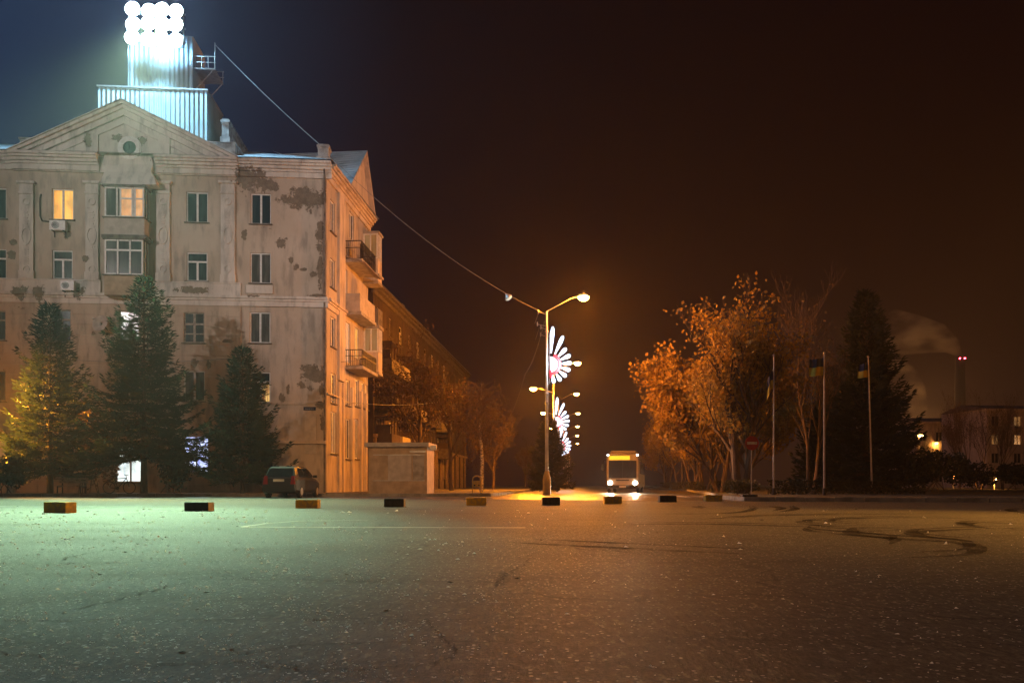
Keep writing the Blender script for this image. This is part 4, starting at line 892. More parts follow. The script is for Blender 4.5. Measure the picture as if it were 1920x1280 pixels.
big = decid("maple_tree", "tall many-stemmed autumn tree, bare at the top, behind the no entry sign", atY(1392, 47, .12), H=11.0, spread=.78, seed=31, levels=4, leaves=14000, lsize=.18, stems=4, trunk=.24, lean=.20, zleaf=2.2, up=.55, first=.28, lo=.9)
big2 = decid("maple_tree", "leafy yellow tree at the kerb, lit gold by the street lamps", atY(1352, 56, .12), H=10.6, spread=.74, seed=32, levels=4, leaves=33000, lsize=.22, stems=3, trunk=.17, lean=.25, zleaf=2.0, up=.30, first=.3, lo=.6, group="golden trees along the street")
c = copy_tree(big2); place(c, atY(1384, 62, .12), 3.3, .95); c["label"] = "golden tree right behind the first kerb hedge block"
c = copy_tree(big2); place(c, atY(1344, 70, .12), 5.1, .95); c["label"] = "golden tree behind the leafy kerb tree, over the second hedge block"
lb = ["golden tree just behind the leafy kerb tree", "third golden tree along the street hedge", "golden tree farther down the street, right of the bus", "far golden tree over the end of the hedge row"]
for i, (px, Y, s, rz_) in enumerate(((1322, 80, .98, 1.1), (1300, 92, .98, 2.3), (1276, 106, 1.0, 4.0), (1250, 130, 1.0, 5.2))):
    c = copy_tree(big2); place(c, atY(px, Y, .12), rz_, s); c["label"] = lb[i]
brt = decid("bare_tree", "thin pale bare tree behind the first flagpole", atY(1520, 52, .12), 'leafbrown', 'bark', H=12.2, spread=.5, seed=34, levels=4, leaves=900, lsize=.13, stems=2, trunk=.12, lean=.22, zleaf=2, up=.6, first=.35)
# birch with hanging shoots by the side street
def weeping(name, label, loc, H, seed, nst, bark='birch'):
    rnd = random.Random(seed); t = empty(name); tag(t, label, "tree"); tr = MB(); cr = MB()
    path = [Vector((0, 0, -.1)), Vector((.1, 0, H*.3)), Vector((-.1, .1, H*.6)), Vector((.05, 0, H))]; tr.tube(path, [.17, .13, .08, .02], 8)
    for k in range(nst):
        f = .45+.52*rnd.random(); a = rnd.uniform(0, 6.28); q = path[1].lerp(path[3], (f-.3)/.7); L = rnd.uniform(.5, 2.1)*(1.2-f*.5); o = Vector((math.cos(a), math.sin(a), 0)); top = q+o*L+Vector((0, 0, L*.45)); dr = rnd.uniform(1.0, 3.8)
        pts = [q, q.lerp(top, .6)+Vector((0, 0, .15)), top, top+o*.25+Vector((0, 0, -.5*dr*.5)), top+o*.3+Vector((rnd.uniform(-.2, .2), 0, -dr))]
        cr.tube(pts, [.02, .014, .009, .006, .004], 3, 1, cap=False)
        for i in range(7):
            p = pts[3].lerp(pts[4], rnd.random()) if i else pts[2]; p = p+Vector((rnd.gauss(0, .1), rnd.gauss(0, .1), 0)); b = Vector((rnd.uniform(-1, 1), rnd.uniform(-1, 1), -1.2)).normalized()*.11; s = b.orthogonal()*.5
            cr.add([p, p+b*.5+s, p+b, p+b*.5-s], ((0, 1, 2, 3),), 0)
    tr.build("trunk", M[bark], t); cr.build("crown", [M['leafbrown'], M['twig']], t); t.location = loc; return t
weeping("birch_tree", "weeping birch with pale trunk and hanging shoots beside the side street", atY(902, 62, .15), 8.3, 41, 230)
dk = decid("street_tree", "dark spreading tree that hides the far end of the street facade", atY(846, 70, .15), 'leafbrown', H=13.5, spread=.8, seed=43, levels=4, leaves=3600, lsize=.16, stems=1, trunk=.22, zleaf=3, up=.2, first=.4)
c = copy_tree(dk); place(c, atY(786, 74, .15), 2.0, 1.15); c["label"] = "dark tree touching the balconies of the street facade"
c = copy_tree(dk); place(c, atY(925, 92, .15), 4.0, .72); c["label"] = "low dark tree behind the weeping birch"
c = copy_tree(dk); place(c, atY(985, 120, .15), 5.0, .62); c["label"] = "small dim tree seen left of the near lamp post"
spruce(5.6, 1.7, 27, atY(1030, 64, .15), "small young conifer lit ochre behind the near lamp post", mt='hedge', z0=.6, size=1.4, dens=.8)
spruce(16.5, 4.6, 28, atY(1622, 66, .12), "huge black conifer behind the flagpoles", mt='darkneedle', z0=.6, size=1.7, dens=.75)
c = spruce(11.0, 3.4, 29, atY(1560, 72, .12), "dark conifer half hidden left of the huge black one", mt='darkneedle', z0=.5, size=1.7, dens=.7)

# bushes and hedges
def bush_mesh(w_, d_, h_, seed, n, ls, boxy=False):
    rnd = random.Random(seed); cr = MB()
    lob = [(Vector((rnd.uniform(-.3, .3)*w_, rnd.uniform(-.3, .3)*d_, rnd.uniform(.35, .6)*h_)), rnd.uniform(.5, .8)) for _ in range(7)]
    for _ in range(n):
        if boxy:
            p = Vector((rnd.uniform(-.5, .5)*w_, rnd.uniform(-.5, .5)*d_, rnd.uniform(.02, 1)*h_)); k = rnd.random()
            if k < .55: p.y = -d_/2*rnd.uniform(.85, 1.04)
            elif k < .8: p.z = h_*rnd.uniform(.93, 1.03)
        else:
            c, r = rnd.choice(lob); v = Vector((rnd.gauss(0, 1), rnd.gauss(0, 1), rnd.gauss(0, 1))).normalized()*rnd.uniform(.55, 1.0)*r; p = c+Vector((v.x*w_*.42, v.y*d_*.42, v.z*h_*.5)); p.z = max(.03, p.z)
        a = Vector((rnd.uniform(-1, 1), rnd.uniform(-1, 1), rnd.uniform(-.5, 1))).normalized(); b = a.orthogonal().normalized(); b.rotate(Matrix.Rotation(rnd.uniform(0, 6.28), 3, a)); s = ls*rnd.uniform(.6, 1.4); q = a.cross(b)
        cr.add([p-b*s*.5, p+q*s*.4, p+b*s*.6, p-q*s*.4], ((0, 1, 2, 3),))
    st = MB()
    for k in range(6):
        a = rnd.uniform(0, 6.28); st.tube([(rnd.uniform(-.3, .3)*w_, rnd.uniform(-.2, .2)*d_, -.05), (math.cos(a)*w_*.2, math.sin(a)*d_*.2, h_*.45), (math.cos(a)*w_*.33, math.sin(a)*d_*.3, h_*.8)], [.03, .02, .008], 5)
    return st, cr
def bush(name, label, loc, w_, d_, h_, seed, n, ls, mt, cat="bush", boxy=False, group=None, rz=0):
    t = empty(name, loc, rz); tag(t, label, cat, group); a, b = bush_mesh(w_, d_, h_, seed, n, ls, boxy); a.build("stem", M['twig'], t); b.build("foliage", M[mt], t); return t
bush("shrub", "reddish autumn shrub between the two tall spruces", atY(172, 46.5), 2.8, 2.2, 6.0, 51, 2200, .17, 'leafbrown')
bush("shrub", "dark shrub at the frame's edge beside the orange lit spruce", atY(8, 42.9), 2.2, 1.4, 2.6, 52, 1500, .17, 'bush')
bush("shrub", "dark undergrowth shrub between the tall and the short spruce", atY(322, 46), 2.6, 2.0, 3.4, 53, 1700, .17, 'bush')
bush("shrub", "black rounded shrub in front of the distant orange lamp", atY(1757, 58, .12), 4.0, 3.4, 3.6, 54, 2600, .20, 'bush')
bush("shrub", "dim low shrub at the foot of the no entry sign", atY(1395, 43, .12), 2.2, 1.4, 1.0, 55, 900, .12, 'hedge')
h0 = bush("hedge_block", "clipped hedge block nearest the no entry sign", atY(1346, 58, .12), 1.1, .9, .75, 56, 1000, .09, 'hedge', "hedge", True, "clipped hedge blocks along the street")
for i, (px, Y) in enumerate(((1304, 80), (1280, 92), (1262, 104), (1246, 118))):
    c = copy_tree(h0); place(c, atY(px, Y, .12), .3*i, (1.35, 1, 1.1)); c["label"] = ("second clipped hedge block along the kerb", "third clipped hedge block, under the golden trees", "fourth clipped hedge block, beyond the third", "farthest clipped hedge block, nearest the bus")[i]
bush("low_hedge", "long low dark hedge behind the first flagpole", atY(1495, 44, .12), 3.2, .8, .75, 57, 1600, .10, 'bush', "hedge", True)
bush("low_hedge", "long low dark hedge right of the middle flagpole", atY(1640, 46, .12), 5.5, .8, .7, 58, 2200, .10, 'bush', "hedge", True)

# ------------------------------------------------------------------ street lamps
def street_lamp(H, arm, two, power, label, group, lampmat='lamp', bright=True):
    t = empty("street_lamp"); tag(t, label, "street lamp", group)
    mb = MB(); mb.tube([(0, 0, 0), (0, 0, H*.55)], [.115, .10], 14); mb.tube([(0, 0, H*.55), (0, 0, H-.06)], [.08, .06], 14); mb.build("pole", M['whitepole'], t, False)
    mb = MB(); mb.lathe((0, 0, 0), [(.25, 0), (.25, .95), (.21, 1.2), (.15, 1.42), (.12, 1.5)], 16); mb.build("pole_base", M['yellowpole'], t)
    mb = MB(); mb.lathe((0, 0, H*.55), [(.12, -.10), (.13, 0), (.09, .10)], 14); mb.lathe((0, 0, H*.58-1.0), [(.14, 0), (.14, .12)], 12); mb.lathe((0, 0, H-1.35), [(.11, 0), (.11, .1)], 12); mb.build("collar", M['steel'], t)
    def arm_(sx, z, L, rise):
        mb = MB(); mb.tube([(0, 0, z), (sx*L*.75, 0, z+rise*.86), (sx*L, 0, z+rise)], .035, 8); a = mb.build("arm", M['steel'], t)
        mb = MB(); x0, x1 = sorted((sx*(L-.08), sx*(L+.62))); hz = z+rise
        mb.hexa([(x0, -.13, hz-.02), (x1, -.13, hz-.02), (x1, .13, hz-.02), (x0, .13, hz-.02), (x0+.06, -.08, hz+.12), (x1-.16, -.08, hz+.14), (x1-.16, .08, hz+.14), (x0+.06, .08, hz+.12)]); h = mb.build("lamp_head", M['steel'], t)
        mb = MB(); cx = sx*(L+.30); mb.lathe((cx, 0, hz-.025), [(.34, 0), (.33, -.12), (.18, -.24)], 14); mb.build("lamp_glass", M[lampmat], h)
        light("lamp_light", 'POINT', (cx, 0, hz-.35), power, SOD, t, None, .12)
    arm_(1, H-.05, 2.0, .95)
    if two: arm_(-1, H-2.0, 1.65, .45)
    return t
L0 = street_lamp(11.5, 1, False, P_STREET, "nearest street lamp, one long arm to the right, daisy light on its pole", "street lamps down the middle of the street")
place(L0, (2.17, 50, .004), 0)
mb = MB()                                                        # insulators and brackets at the pole head
for z, l in ((11.3, .45), (10.55, .5), (10.35, .28), (9.9, .3)): mb.tube([(-.08, 0, z), (-.08-l, .05, z+.12)], .02, 5); mb.tube([(-.08-l, .05, z+.0), (-.08-l, .05, z+.26)], .035, 6)
mb.tube([(-.5, .05, 11.4), (-.75, .05, 10.7)], .012, 5); mb.tube([(-.45, .05, 10.5), (-.7, .05, 9.7)], .01, 5)
mb.build("insulator_bracket", M['steel'], L0)
L1_ = street_lamp(11.5, 1, True, P_STREET*1.3, "second street lamp down the street, the first one with two arms", "street lamps down the middle of the street", 'lampfar')
place(L1_, (4.0, 77, .004), 0)
L2_ = street_lamp(11.5, 1, True, P_STREETFAR*.8, "third street lamp down the street, two arms", "street lamps down the middle of the street", 'lampfar')
place(L2_, (6.0, 103, .004), 0)
nm = ["fourth street lamp down the street, farther than the last daisy light", "fifth street lamp down the street, two arms and tiny", "sixth street lamp down the street, tiny", "farthest street lamp down the street, at the vanishing point"]
for i, (x, y) in enumerate(((8.5, 131), (10.8, 160), (13.2, 190), (16.2, 226))):
    c = copy_tree(L2_); place(c, (x, y, .004)); c["label"] = nm[i]
# daisy-shaped LED decorations
def daisy(label, r=1.35):
    t = empty("daisy_light"); tag(t, label, "light decoration", "half daisy light decorations on the lamp poles")
    for k in range(9):
        a = R(86-k*20.5); d = Vector((math.cos(a), 0, math.sin(a))); s = Vector((-d.z, 0, d.x)); L = r*(1.75 if k == 0 else 1.45 if k == 1 else 1.12-.03*k); r0 = .62*r*.85
        mb = MB(); n_ = 8; pts = []
        for q, wv in ((0, .03), (.35, .065), (.7, .095), (.9, .08), (1, .03)): pts.append((d*(r0+(L-r0)*q), wv*r))
        poly = [p+s*wv for p, wv in pts]+[p-s*wv for p, wv in pts[::-1]]
        mb.prism([p+Vector((0, .04, 0)) for p in poly], (0, -.08, 0)); mb.build("petal", M['ledwhite'], t)
    mb = MB(); n_ = 14; c_ = [Vector((math.cos(R(90-180*i/n_))*r*.36, .04, math.sin(R(90-180*i/n_))*r*.36)) for i in range(n_+1)]; mb.prism(c_, (0, -.09, 0)); mb.build("daisy_centre", M['ledpink'], t)
    mb = MB(); q = [Vector((math.cos(R(70-160*i/n_))*r*.52, .03, math.sin(R(70-160*i/n_))*r*.52)) for i in range(n_+1)]; q2 = [v*(.40/.52) for v in q]; q2 = [Vector((v.x, .03, v.z)) for v in q2]
    for i in range(n_): mb.prism([q[i], q[i+1], q2[i+1], q2[i]], (0, -.07, 0))
    mb.tube([(.02, 0, -.35), (.05, 0, -r*.62)], .07, 6); mb.build("red_rim", M['ledred'], t)
    mb = MB(); mb.tube([(-.05, .05, -r*.9), (-.05, .05, r*1.5)], .025, 6)
    for z in (-r*.8, 0, r*1.3): mb.tube([(-.16, .05, z), (.06, .05, z)], .025, 6)
    mb.build("mount_frame", M['steel'], t)
    light("led_light", 'POINT', (.5, -.5, 0), 260, (.75, .85, 1.0), t, None, .4)
    return t
d0 = daisy("big half daisy light with red heart on the nearest lamp pole"); place(d0, (2.17+.22, 50, (909-683)/30+CH), 0)
for i, (x, y, z, s, lab) in enumerate(((4.0, 77, 6.7, 1.0, "second half daisy light, on the next pole down the street"), (6.0, 103, 5.6, 1.05, "lowest half daisy light, farthest down the street"))):
    c = copy_tree(d0); place(c, (x+.2, y, z), 0, s); c["label"] = lab

# ------------------------------------------------------------------ bus at rest where its lamps burn, facing the camera
M['buspaint'] = plain("bus_paint", (0.42, 0.36, 0.26), .35, (.36, .30, .22), 2, coat=.4)
M['busglass'] = glassmat("bus_glass", (0.02, .018, .015), .06)
M['board'] = emis("amber_destination_board", (1.0, .52, .02), 1.6)
M['head'] = emis("headlamp_glow", (1.0, .90, .72), 90)
M['marker'] = emis("white_marker_lamp", (.95, .95, 1.0), 28)
M['seatlight'] = emis("dim_saloon_lamp", (1, .62, .25), .5)
M['plate_white'] = plain("bus_number_plate", (0.6, .58, .52), .5)
bus = empty("city_bus"); tag(bus, "city bus facing the camera with blazing headlamps and amber board", "bus")
def rbox(mb, x0, x1, y0, y1, z0, z1, b, mi=0):
    """box with its long edges (along y) and front edges chamfered"""
    oct_ = lambda i, y: [(x0+i+b, y, z0+i), (x1-i-b, y, z0+i), (x1-i, y, z0+i+b), (x1-i, y, z1-i-b), (x1-i-b, y, z1-i), (x0+i+b, y, z1-i), (x0+i, y, z1-i-b), (x0+i, y, z0+i+b)]
    vs = oct_(b*.6, y0)+oct_(0, y0+b)+oct_(0, y1-b)+oct_(b*.6, y1)
    mb.add(vs, [(r*8+k, r*8+(k+1) % 8, (r+1)*8+(k+1) % 8, (r+1)*8+k) for r in range(3) for k in range(8)]+[tuple(range(8))[::-1], tuple(range(24, 32))], mi)
mb = MB(); rbox(mb, -1.25, 1.25, 0, 9.5, .35, 3.05, .16); mb.build("body", M['buspaint'], bus)
mb = MB(); rbox(mb, -1.0, 1.0, .7, 5.0, 3.053, 3.30, .10); mb.build("roof_unit", M['buspaint'], bus)
mb = MB(); mb.prism([Vector((-1.06, -.03, 1.15)), Vector((1.06, -.03, 1.15)), Vector((1.06, -.03, 2.50)), Vector((-1.06, -.03, 2.50))], (0, .06, 0)); ws = mb.build("windscreen", M['busglass'], bus)
mb = MB(); mb.box(-.03, .03, -.05, -.032, 1.15, 2.5); mb.tube([(-.9, -.06, 1.2), (-.25, -.07, 1.95)], .015, 5); mb.tube([(.15, -.06, 1.2), (.8, -.07, 1.95)], .015, 5); mb.build("wiper", M['black'], ws)
mb = MB(); mb.box(-1.0, .55, -.045, .0, 2.56, 2.86); mb.build("destination_board", M['board'], bus)
for s in (-1, 1):
    mb = MB(); mb.lathe((s*.95, .0, .78), [(.15, 0.02), (.15, -.03), (.09, -.06)], 14, axis='y'); mb.build("headlight", M['head'], bus)
    mb = MB(); mb.lathe((s*1.12, .06, 2.93), [(.06, 0.02), (.06, -.05), (.03, -.08)], 10, axis='y'); mb.build("marker_lamp", M['marker'], bus)
    mb = MB(); mb.tube([(s*1.2, 0, 2.6), (s*1.45, -.25, 2.5), (s*1.48, -.28, 2.2)], .02, 5); mb.box(min(s*1.38, s*1.58), max(s*1.38, s*1.58), -.33, -.25, 1.75, 2.2); mb.build("mirror", M['black'], bus)
    for y in (1.3, 6.6):
        mb = MB(); mb.lathe((s*1.13, y, .48), [(.40, -.13), (.48, -.10), (.48, .10), (.40, .13)], 20, axis='x'); wh = mb.build("wheel", M['black'], bus); mb = MB(); mb.lathe((s*1.13, y, .48), [(.26, -.135), (.26, .135)], 14, axis='x'); mb.build("rim", M['steel'], wh)
    for i in range(5):
        mb = MB(); x = s*1.252; mb.box(min(x, x+s*.02), max(x, x+s*.02), 1.0+i*1.65, 2.45+i*1.65, 1.5, 2.45); mb.build("side_window", M['busglass'], bus)
    light("headlamp_beam", 'SPOT', (s*.95, -.25, .78), 3000, (1.0, .80, .50), bus, (s*1.1+.5, -22, .0), .12, 85, .9)
mb = MB(); mb.box(-1.2, 1.2, -.10, -.003, .36, .62); mb.build("bumper", M['black'], bus)
mb = MB(); mb.box(-.5, .5, -.03, -.003, .95, 1.05); mb.build("grille", M['black'], bus)
mb = MB(); mb.box(-.26, .26, -.13, -.103, .44, .56); mb.build("number_plate", M['plate_white'], bus)
place(bus, (8.5, 61.5, .004), R(-12))

# ------------------------------------------------------------------ parked dark hatchback, rear to the camera
M['carpaint'] = plain("dark_car_paint", (.010, .011, .012), .38, coat=.25, spec=.4)
M['carglass'] = glassmat("car_glass", (.008, .010, .012), .04)
M['tail'] = plain("red_tail_lens", (.25, .015, .012), .2)
M['plate'] = plain("number_plate_white", (.62, .60, .55), .5)
M['chrome'] = plain("bright_trim", (.7, .7, .7), .15, metal=1.0)
car = empty("parked_car"); tag(car, "dark hatchback parked with its rear to the car park", "car")
mb = MB()
prof = [(0.0, .30, .62, .78), (.05, .25, .95, .83), (.45, .22, 1.00, .86), (1.0, .22, 1.0, .87), (2.6, .22, .98, .87), (3.2, .22, .93, .86), (3.85, .24, .80, .80), (4.15, .32, .62, .68)]
ring = lambda y, z0, z1, hw: [(-hw*.92, y, z0), (hw*.92, y, z0), (hw, y, z0+.14), (hw, y, z1-.12), (hw*.93, y, z1), (-hw*.93, y, z1), (-hw, y, z1-.12), (-hw, y, z0+.14)]
vs = [v for p in prof for v in ring(*p)]; n8 = len(prof)
mb.add(vs, [(i*8+k, i*8+(k+1) % 8, (i+1)*8+(k+1) % 8, (i+1)*8+k) for i in range(n8-1) for k in range(8)]+[tuple(range(8))[::-1], tuple(range((n8-1)*8, n8*8))])
mb.build("body", M['carpaint'], car)
gh = [(.10, .70, 1.0), (.42, .60, 1.44), (.9, .63, 1.52), (1.7, .64, 1.52), (2.2, .60, 1.46), (3.1, .68, .97)]        # greenhouse: y, half width at the top, top height
mb = MB(); vs = []
for y, hw, z in gh: vs += [(-.80, y, .96), (.80, y, .96), (hw, y, z), (-hw, y, z)]
mb.add(vs, [(i*4+k, i*4+(k+1) % 4, (i+1)*4+(k+1) % 4, (i+1)*4+k) for i in range(len(gh)-1) for k in range(4)]+[(3, 2, 1, 0), (20, 21, 22, 23)]); cab = mb.build("cabin", M['carpaint'], car)
mb = MB(); mb.hexa([(-.66, .10, 1.03), (.66, .10, 1.03), (.66, .14, 1.03), (-.66, .14, 1.03), (-.56, .375, 1.41), (.56, .375, 1.41), (.56, .41, 1.41), (-.56, .41, 1.41)]); mb.build("rear_window", M['carglass'], car)
for s in (-1, 1):
    for (ya, yb, ta, tb) in ((.55, 1.35, .78, 1.32), (1.42, 2.25, 1.44, 2.02), (2.32, 2.85, 2.1, 2.36)):
        x0, x1 = s*.79, s*.655
        mb = MB(); mb.prism([Vector((x0, ya, 1.01)), Vector((x0, yb, 1.01)), Vector((x1, tb, 1.43 if tb < 2.3 else 1.36)), Vector((x1, ta, 1.43))], (s*.025, 0, .008)); mb.build("side_window", M['carglass'], car)
    mb = MB(); mb.hexa([(s*.66-.10, -.02, .66), (s*.66+.13, -.02, .66), (s*.66+.15, .2, .66), (s*.66-.10, .2, .66), (s*.66-.05, .03, 1.05), (s*.66+.08, .03, 1.05), (s*.66+.12, .3, 1.05), (s*.66-.05, .3, 1.05)]); mb.build("tail_light", M['tail'], car)
    mb = MB(); mb.box(min(s*.87, s*1.05), max(s*.87, s*1.05), 2.55, 2.68, .98, 1.12); mb.build("mirror", M['carpaint'], car)
    for y in (.75, 3.3):
        mb = MB(); mb.lathe((s*.77, y, .31), [(.24, -.10), (.31, -.08), (.31, .08), (.24, .10)], 20, axis='x'); wh = mb.build("wheel", M['black'], car); mb = MB(); mb.lathe((s*.77, y, .31), [(.19, -.105), (.19, .105)], 12, axis='x'); mb.build("rim", M['steel'], wh)
mb = MB(); mb.box(-.26, .26, -.035, .0, .78, .90); mb.build("number_plate", M['plate'], car)
mb = MB(); mb.box(-.80, .80, -.07, .1, .32, .52); mb.build("bumper", M['carpaint'], car)
mb = MB(); mb.box(-.55, .55, .0, .04, .965, .99); mb.build("trim_strip", M['chrome'], car)
place(car, (-11.05, 37.9, .004), R(-3))

# ------------------------------------------------------------------ bicycle leaning by the spruce
bk = empty("bicycle"); tag(bk, "black bicycle standing before the bright shop window", "bicycle")
def torus(mb, c, r, t, seg=28): mb.tube([(c[0]+math.cos(2*math.pi*i/seg)*r, c[1], c[2]+math.sin(2*math.pi*i/seg)*r) for i in range(seg+1)], t, 6, cap=False)
for x in (0, 1.05):
    mb = MB(); torus(mb, (x, 0, .34), .315, .026); wh = mb.build("wheel", M['black'], bk)
    mb = MB()
    for k in range(12): a = 6.283*k/12; mb.tube([(x, 0, .34), (x+.30*math.cos(a), 0, .34+.30*math.sin(a))], .003, 3)
    mb.lathe((x, -.04, .34), [(.035, 0), (.035, .08)], 10, axis='y'); mb.build("spoke", M['steel'], wh)
mb = MB(); A_, B_, C2, D2, E2 = (0, 0, .34), (.44, 0, .30), (.30, 0, .80), (.90, 0, .84), (1.05, 0, .34)
for p, q in ((A_, B_), (A_, C2), (B_, C2), (B_, D2), (C2, D2), (D2, E2)): mb.tube([p, q], .021, 7)
mb.build("frame", M['black'], bk)
mb = MB(); mb.tube([D2, (.87, 0, 1.0)], .016, 6); mb.tube([(.90, -.28, 1.03), (.86, -.1, 1.0), (.86, .1, 1.0), (.90, .28, 1.03)], .015, 6); mb.build("handlebar", M['black'], bk)
mb = MB(); mb.tube([C2, (.27, 0, .93)], .014, 6); mb.hexa([(.12, -.07, .92), (.42, -.02, .93), (.42, .02, .93), (.12, .07, .92), (.12, -.08, .98), (.42, -.03, .97), (.42, .03, .97), (.12, .08, .98)]); mb.build("saddle", M['black'], bk)
mb = MB(); mb.lathe((.44, -.03, .30), [(.09, 0), (.09, .02)], 14, axis='y'); mb.tube([(.44, -.06, .30), (.52, -.06, .16)], .01, 5); mb.box(.47, .57, -.14, -.05, .145, .17); mb.build("crank", M['black'], bk)
place(bk, (-21.6, 42.9, .154), R(4))
# benches under the trees
def bench(label, loc, rz):
    t = empty("park_bench"); tag(t, label, "bench", "park benches before the building")
    mb = MB()
    for i in range(3): mb.box(-.8, .8, -.22+i*.15, -.10+i*.15, .42, .46)
    mb.build("seat", M['oldwood'], t); mb = MB()
    for i in range(2): mb.box(-.8, .8, .23+.03*i, .26+.03*i, .58+i*.17, .70+i*.17)
    mb.build("backrest", M['oldwood'], t)
    for s in (-.62, .62): mb = MB(); mb.box(s-.03, s+.03, -.22, -.17, 0, .418); mb.box(s-.03, s+.03, .27, .32, 0, .95); mb.box(s-.03, s+.03, -.165, .265, .36, .418); mb.build("leg", M['iron'], t)
    return place(t, loc, rz)
bench("wooden bench between the orange lit spruce and the bicycle", atY(133, 43.6), 0)
# ------------------------------------------------------------------ kiosk by the corner
ks = empty("kiosk"); tag(ks, "closed kiosk with pale shutters at the building corner", "kiosk")
mb = MB(); mb.box(-1.68, 1.66, 0, 2.4, 0, 2.62); mb.build("wall", M['panel'], ks)
mb = MB(); mb.box(-1.85, 1.82, -.35, 2.5, 2.622, 2.86); mb.build("roof", M['parapet'], ks)
for x0, x1, m in ((-1.35, -.62, 'panel'), (-.56, .78, 'parapet'), (.86, 1.5, 'slab')):
    mb = MB(); mb.box(x0, x1, -.05, -.003, .75, 2.15); s_ = mb.build("shutter", M[m], ks)
    mb = MB(); mb.box(x0-.04, x1+.04, -.08, -.052, 2.152, 2.2); mb.build("shutter_rail", M['steel'], s_); mb = MB(); mb.box(x0-.04, x1+.04, -.08, -.052, .70, .748); mb.build("shutter_rail", M['steel'], s_)
mb = MB(); mb.box(.7, 1.6, -.10, -.004, 2.3, 2.42); mb.build("shutter_housing", M['steel'], ks)
mb = MB(); mb.box(1.86, 2.2, -.1, .0, 2.45, 2.7); mb.tube([(1.8, -.05, 2.58), (1.9, -.05, 2.58)], .02, 5); mb.build("hanging_sign", M['pvc'], ks)
place(ks, atY(746, 45.2), R(-4))
# yellow round-topped stand on the pavement
st = empty("warning_stand"); tag(st, "small yellow round-topped stand on the pavement right of the kiosk", "stand")
mb = MB(); arc = [(-.24, 0, 0), (-.24, 0, .75)]+[(-.24*math.cos(R(a)), 0, .75+.24*math.sin(R(a))) for a in range(20, 180, 20)]+[(.24, 0, .75), (.24, 0, 0)]; mb.tube(arc, .035, 8); mb.build("hoop", M['blockyellow'], st)
mb = MB(); mb.box(-.20, .20, -.02, .02, .36, .72); mb.build("panel", M['blockyellow'], st)
for s in (-1, 1): mb = MB(); mb.lathe((s*.12, -.03, .46), [(.05, 0), (.05, .009)], 10, axis='y'); mb.build("reflector", M['black'], st)
mb = MB()
for s in (-1, 1): mb.box(s*.24-.05, s*.24+.05, -.2, .2, 0, .04)
mb.build("foot", M['iron'], st)
place(st, atY(894, 45.5), 0)

# ------------------------------------------------------------------ painted concrete blocks
BL = [(74,123,136,961.5,20.8,0), (342.7,389,394.8,958.3,17.3,1), (552,593,597.5,952.8,16.4,0), (718.7,757,759,950.6,16.2,1), (872,911.5,912.5,947.6,15,0), (1015,1018,1051,947,15,1), (1132,1136,1167.5,944.3,13.9,0), (1236,1239,1270,941.2,12.6,1), (1322,1326,1356,939.6,12,0), (1391,1396,1422,938.6,12,1)]
bd = ["largest yellow block, leftmost of the row", "leftmost black block of the row", "yellow block in front of the parked dark hatchback", "black block in front of the kiosk", "yellow block in front of the yellow round-topped stand", "black block in front of the near lamp post", "yellow block in front of the bus headlamps", "black block between the bus and the golden trees", "rightmost yellow block of the row", "smallest black block, right end of the row"]
random.seed(17)
protos = {}
for i, (x0, xm, x1, yb, h, blk) in enumerate(BL):
    p = G((x0+x1)/2, yb); s = F/p.y; H_ = .25; wd = .72
    if blk not in protos:
        t = empty("concrete_block"); mb = MB(); b_ = .018
        def blockmesh(mb, x0, x1):
            vs = []
            for z, i_ in ((0, 0), (.25-b_, 0), (.25, b_)): vs += [(x0+i_, -.14+i_, z), (x1-i_, -.14+i_, z), (x1-i_, .14-i_, z), (x0+i_, .14-i_, z)]
            mb.add(vs, [(3, 2, 1, 0), (8, 9, 10, 11)]+[(r*4+k, r*4+(k+1) % 4, (r+1)*4+(k+1) % 4, (r+1)*4+k) for r in (0, 1) for k in range(4)])
        blockmesh(mb, -.35, .35); mb.build("block_body", M['blockblack' if blk else 'blockyellow'], t)
        for sx in (-1, 1): mb = MB(); mb.box(min(sx*.354, sx*.351), max(sx*.354, sx*.351), -.125, .125, .012, .232); mb.build("bare_end", M['blockend' if blk else 'blockyellow'], t)
        protos[blk] = t
    else: t = copy_tree(protos[blk])
    tag(t, bd[i], "concrete block", "black and yellow blocks along the car park edge")
    wreal = (x1-x0)/s
    rz_ = {0: -22, 1: -10, 2: -6, 3: -3}.get(i, 4)
    place(t, (p.x, p.y+.16, .004), R(rz_+random.uniform(-2, 2)), (min(1.1, wreal/.76), 1, h/s/.25))

# ------------------------------------------------------------------ no entry sign
ns = empty("no_entry_sign"); tag(ns, "round red no entry sign on a thin post", "road sign")
mb = MB(); mb.tube([(0, 0, 0), (0, 0, 2.95)], .03, 8); mb.build("post", M['steel'], ns)
mb = MB(); mb.lathe((0, -.06, 2.62), [(.34, .02), (.36, .01), (.36, -.005), (.35, -.012)], 28, axis='y'); pl_ = mb.build("plate", plain("red_sign_enamel", (.40, .02, .018), .35), ns)
mb = MB(); mb.box(-.26, .26, -.082, -.074, 2.555, 2.685); mb.build("white_bar", plain("white_sign_enamel", (.72, .70, .66), .4, (.5, .45, .4), 9), ns)
place(ns, atY(1409, 40.5, .12), R(6))
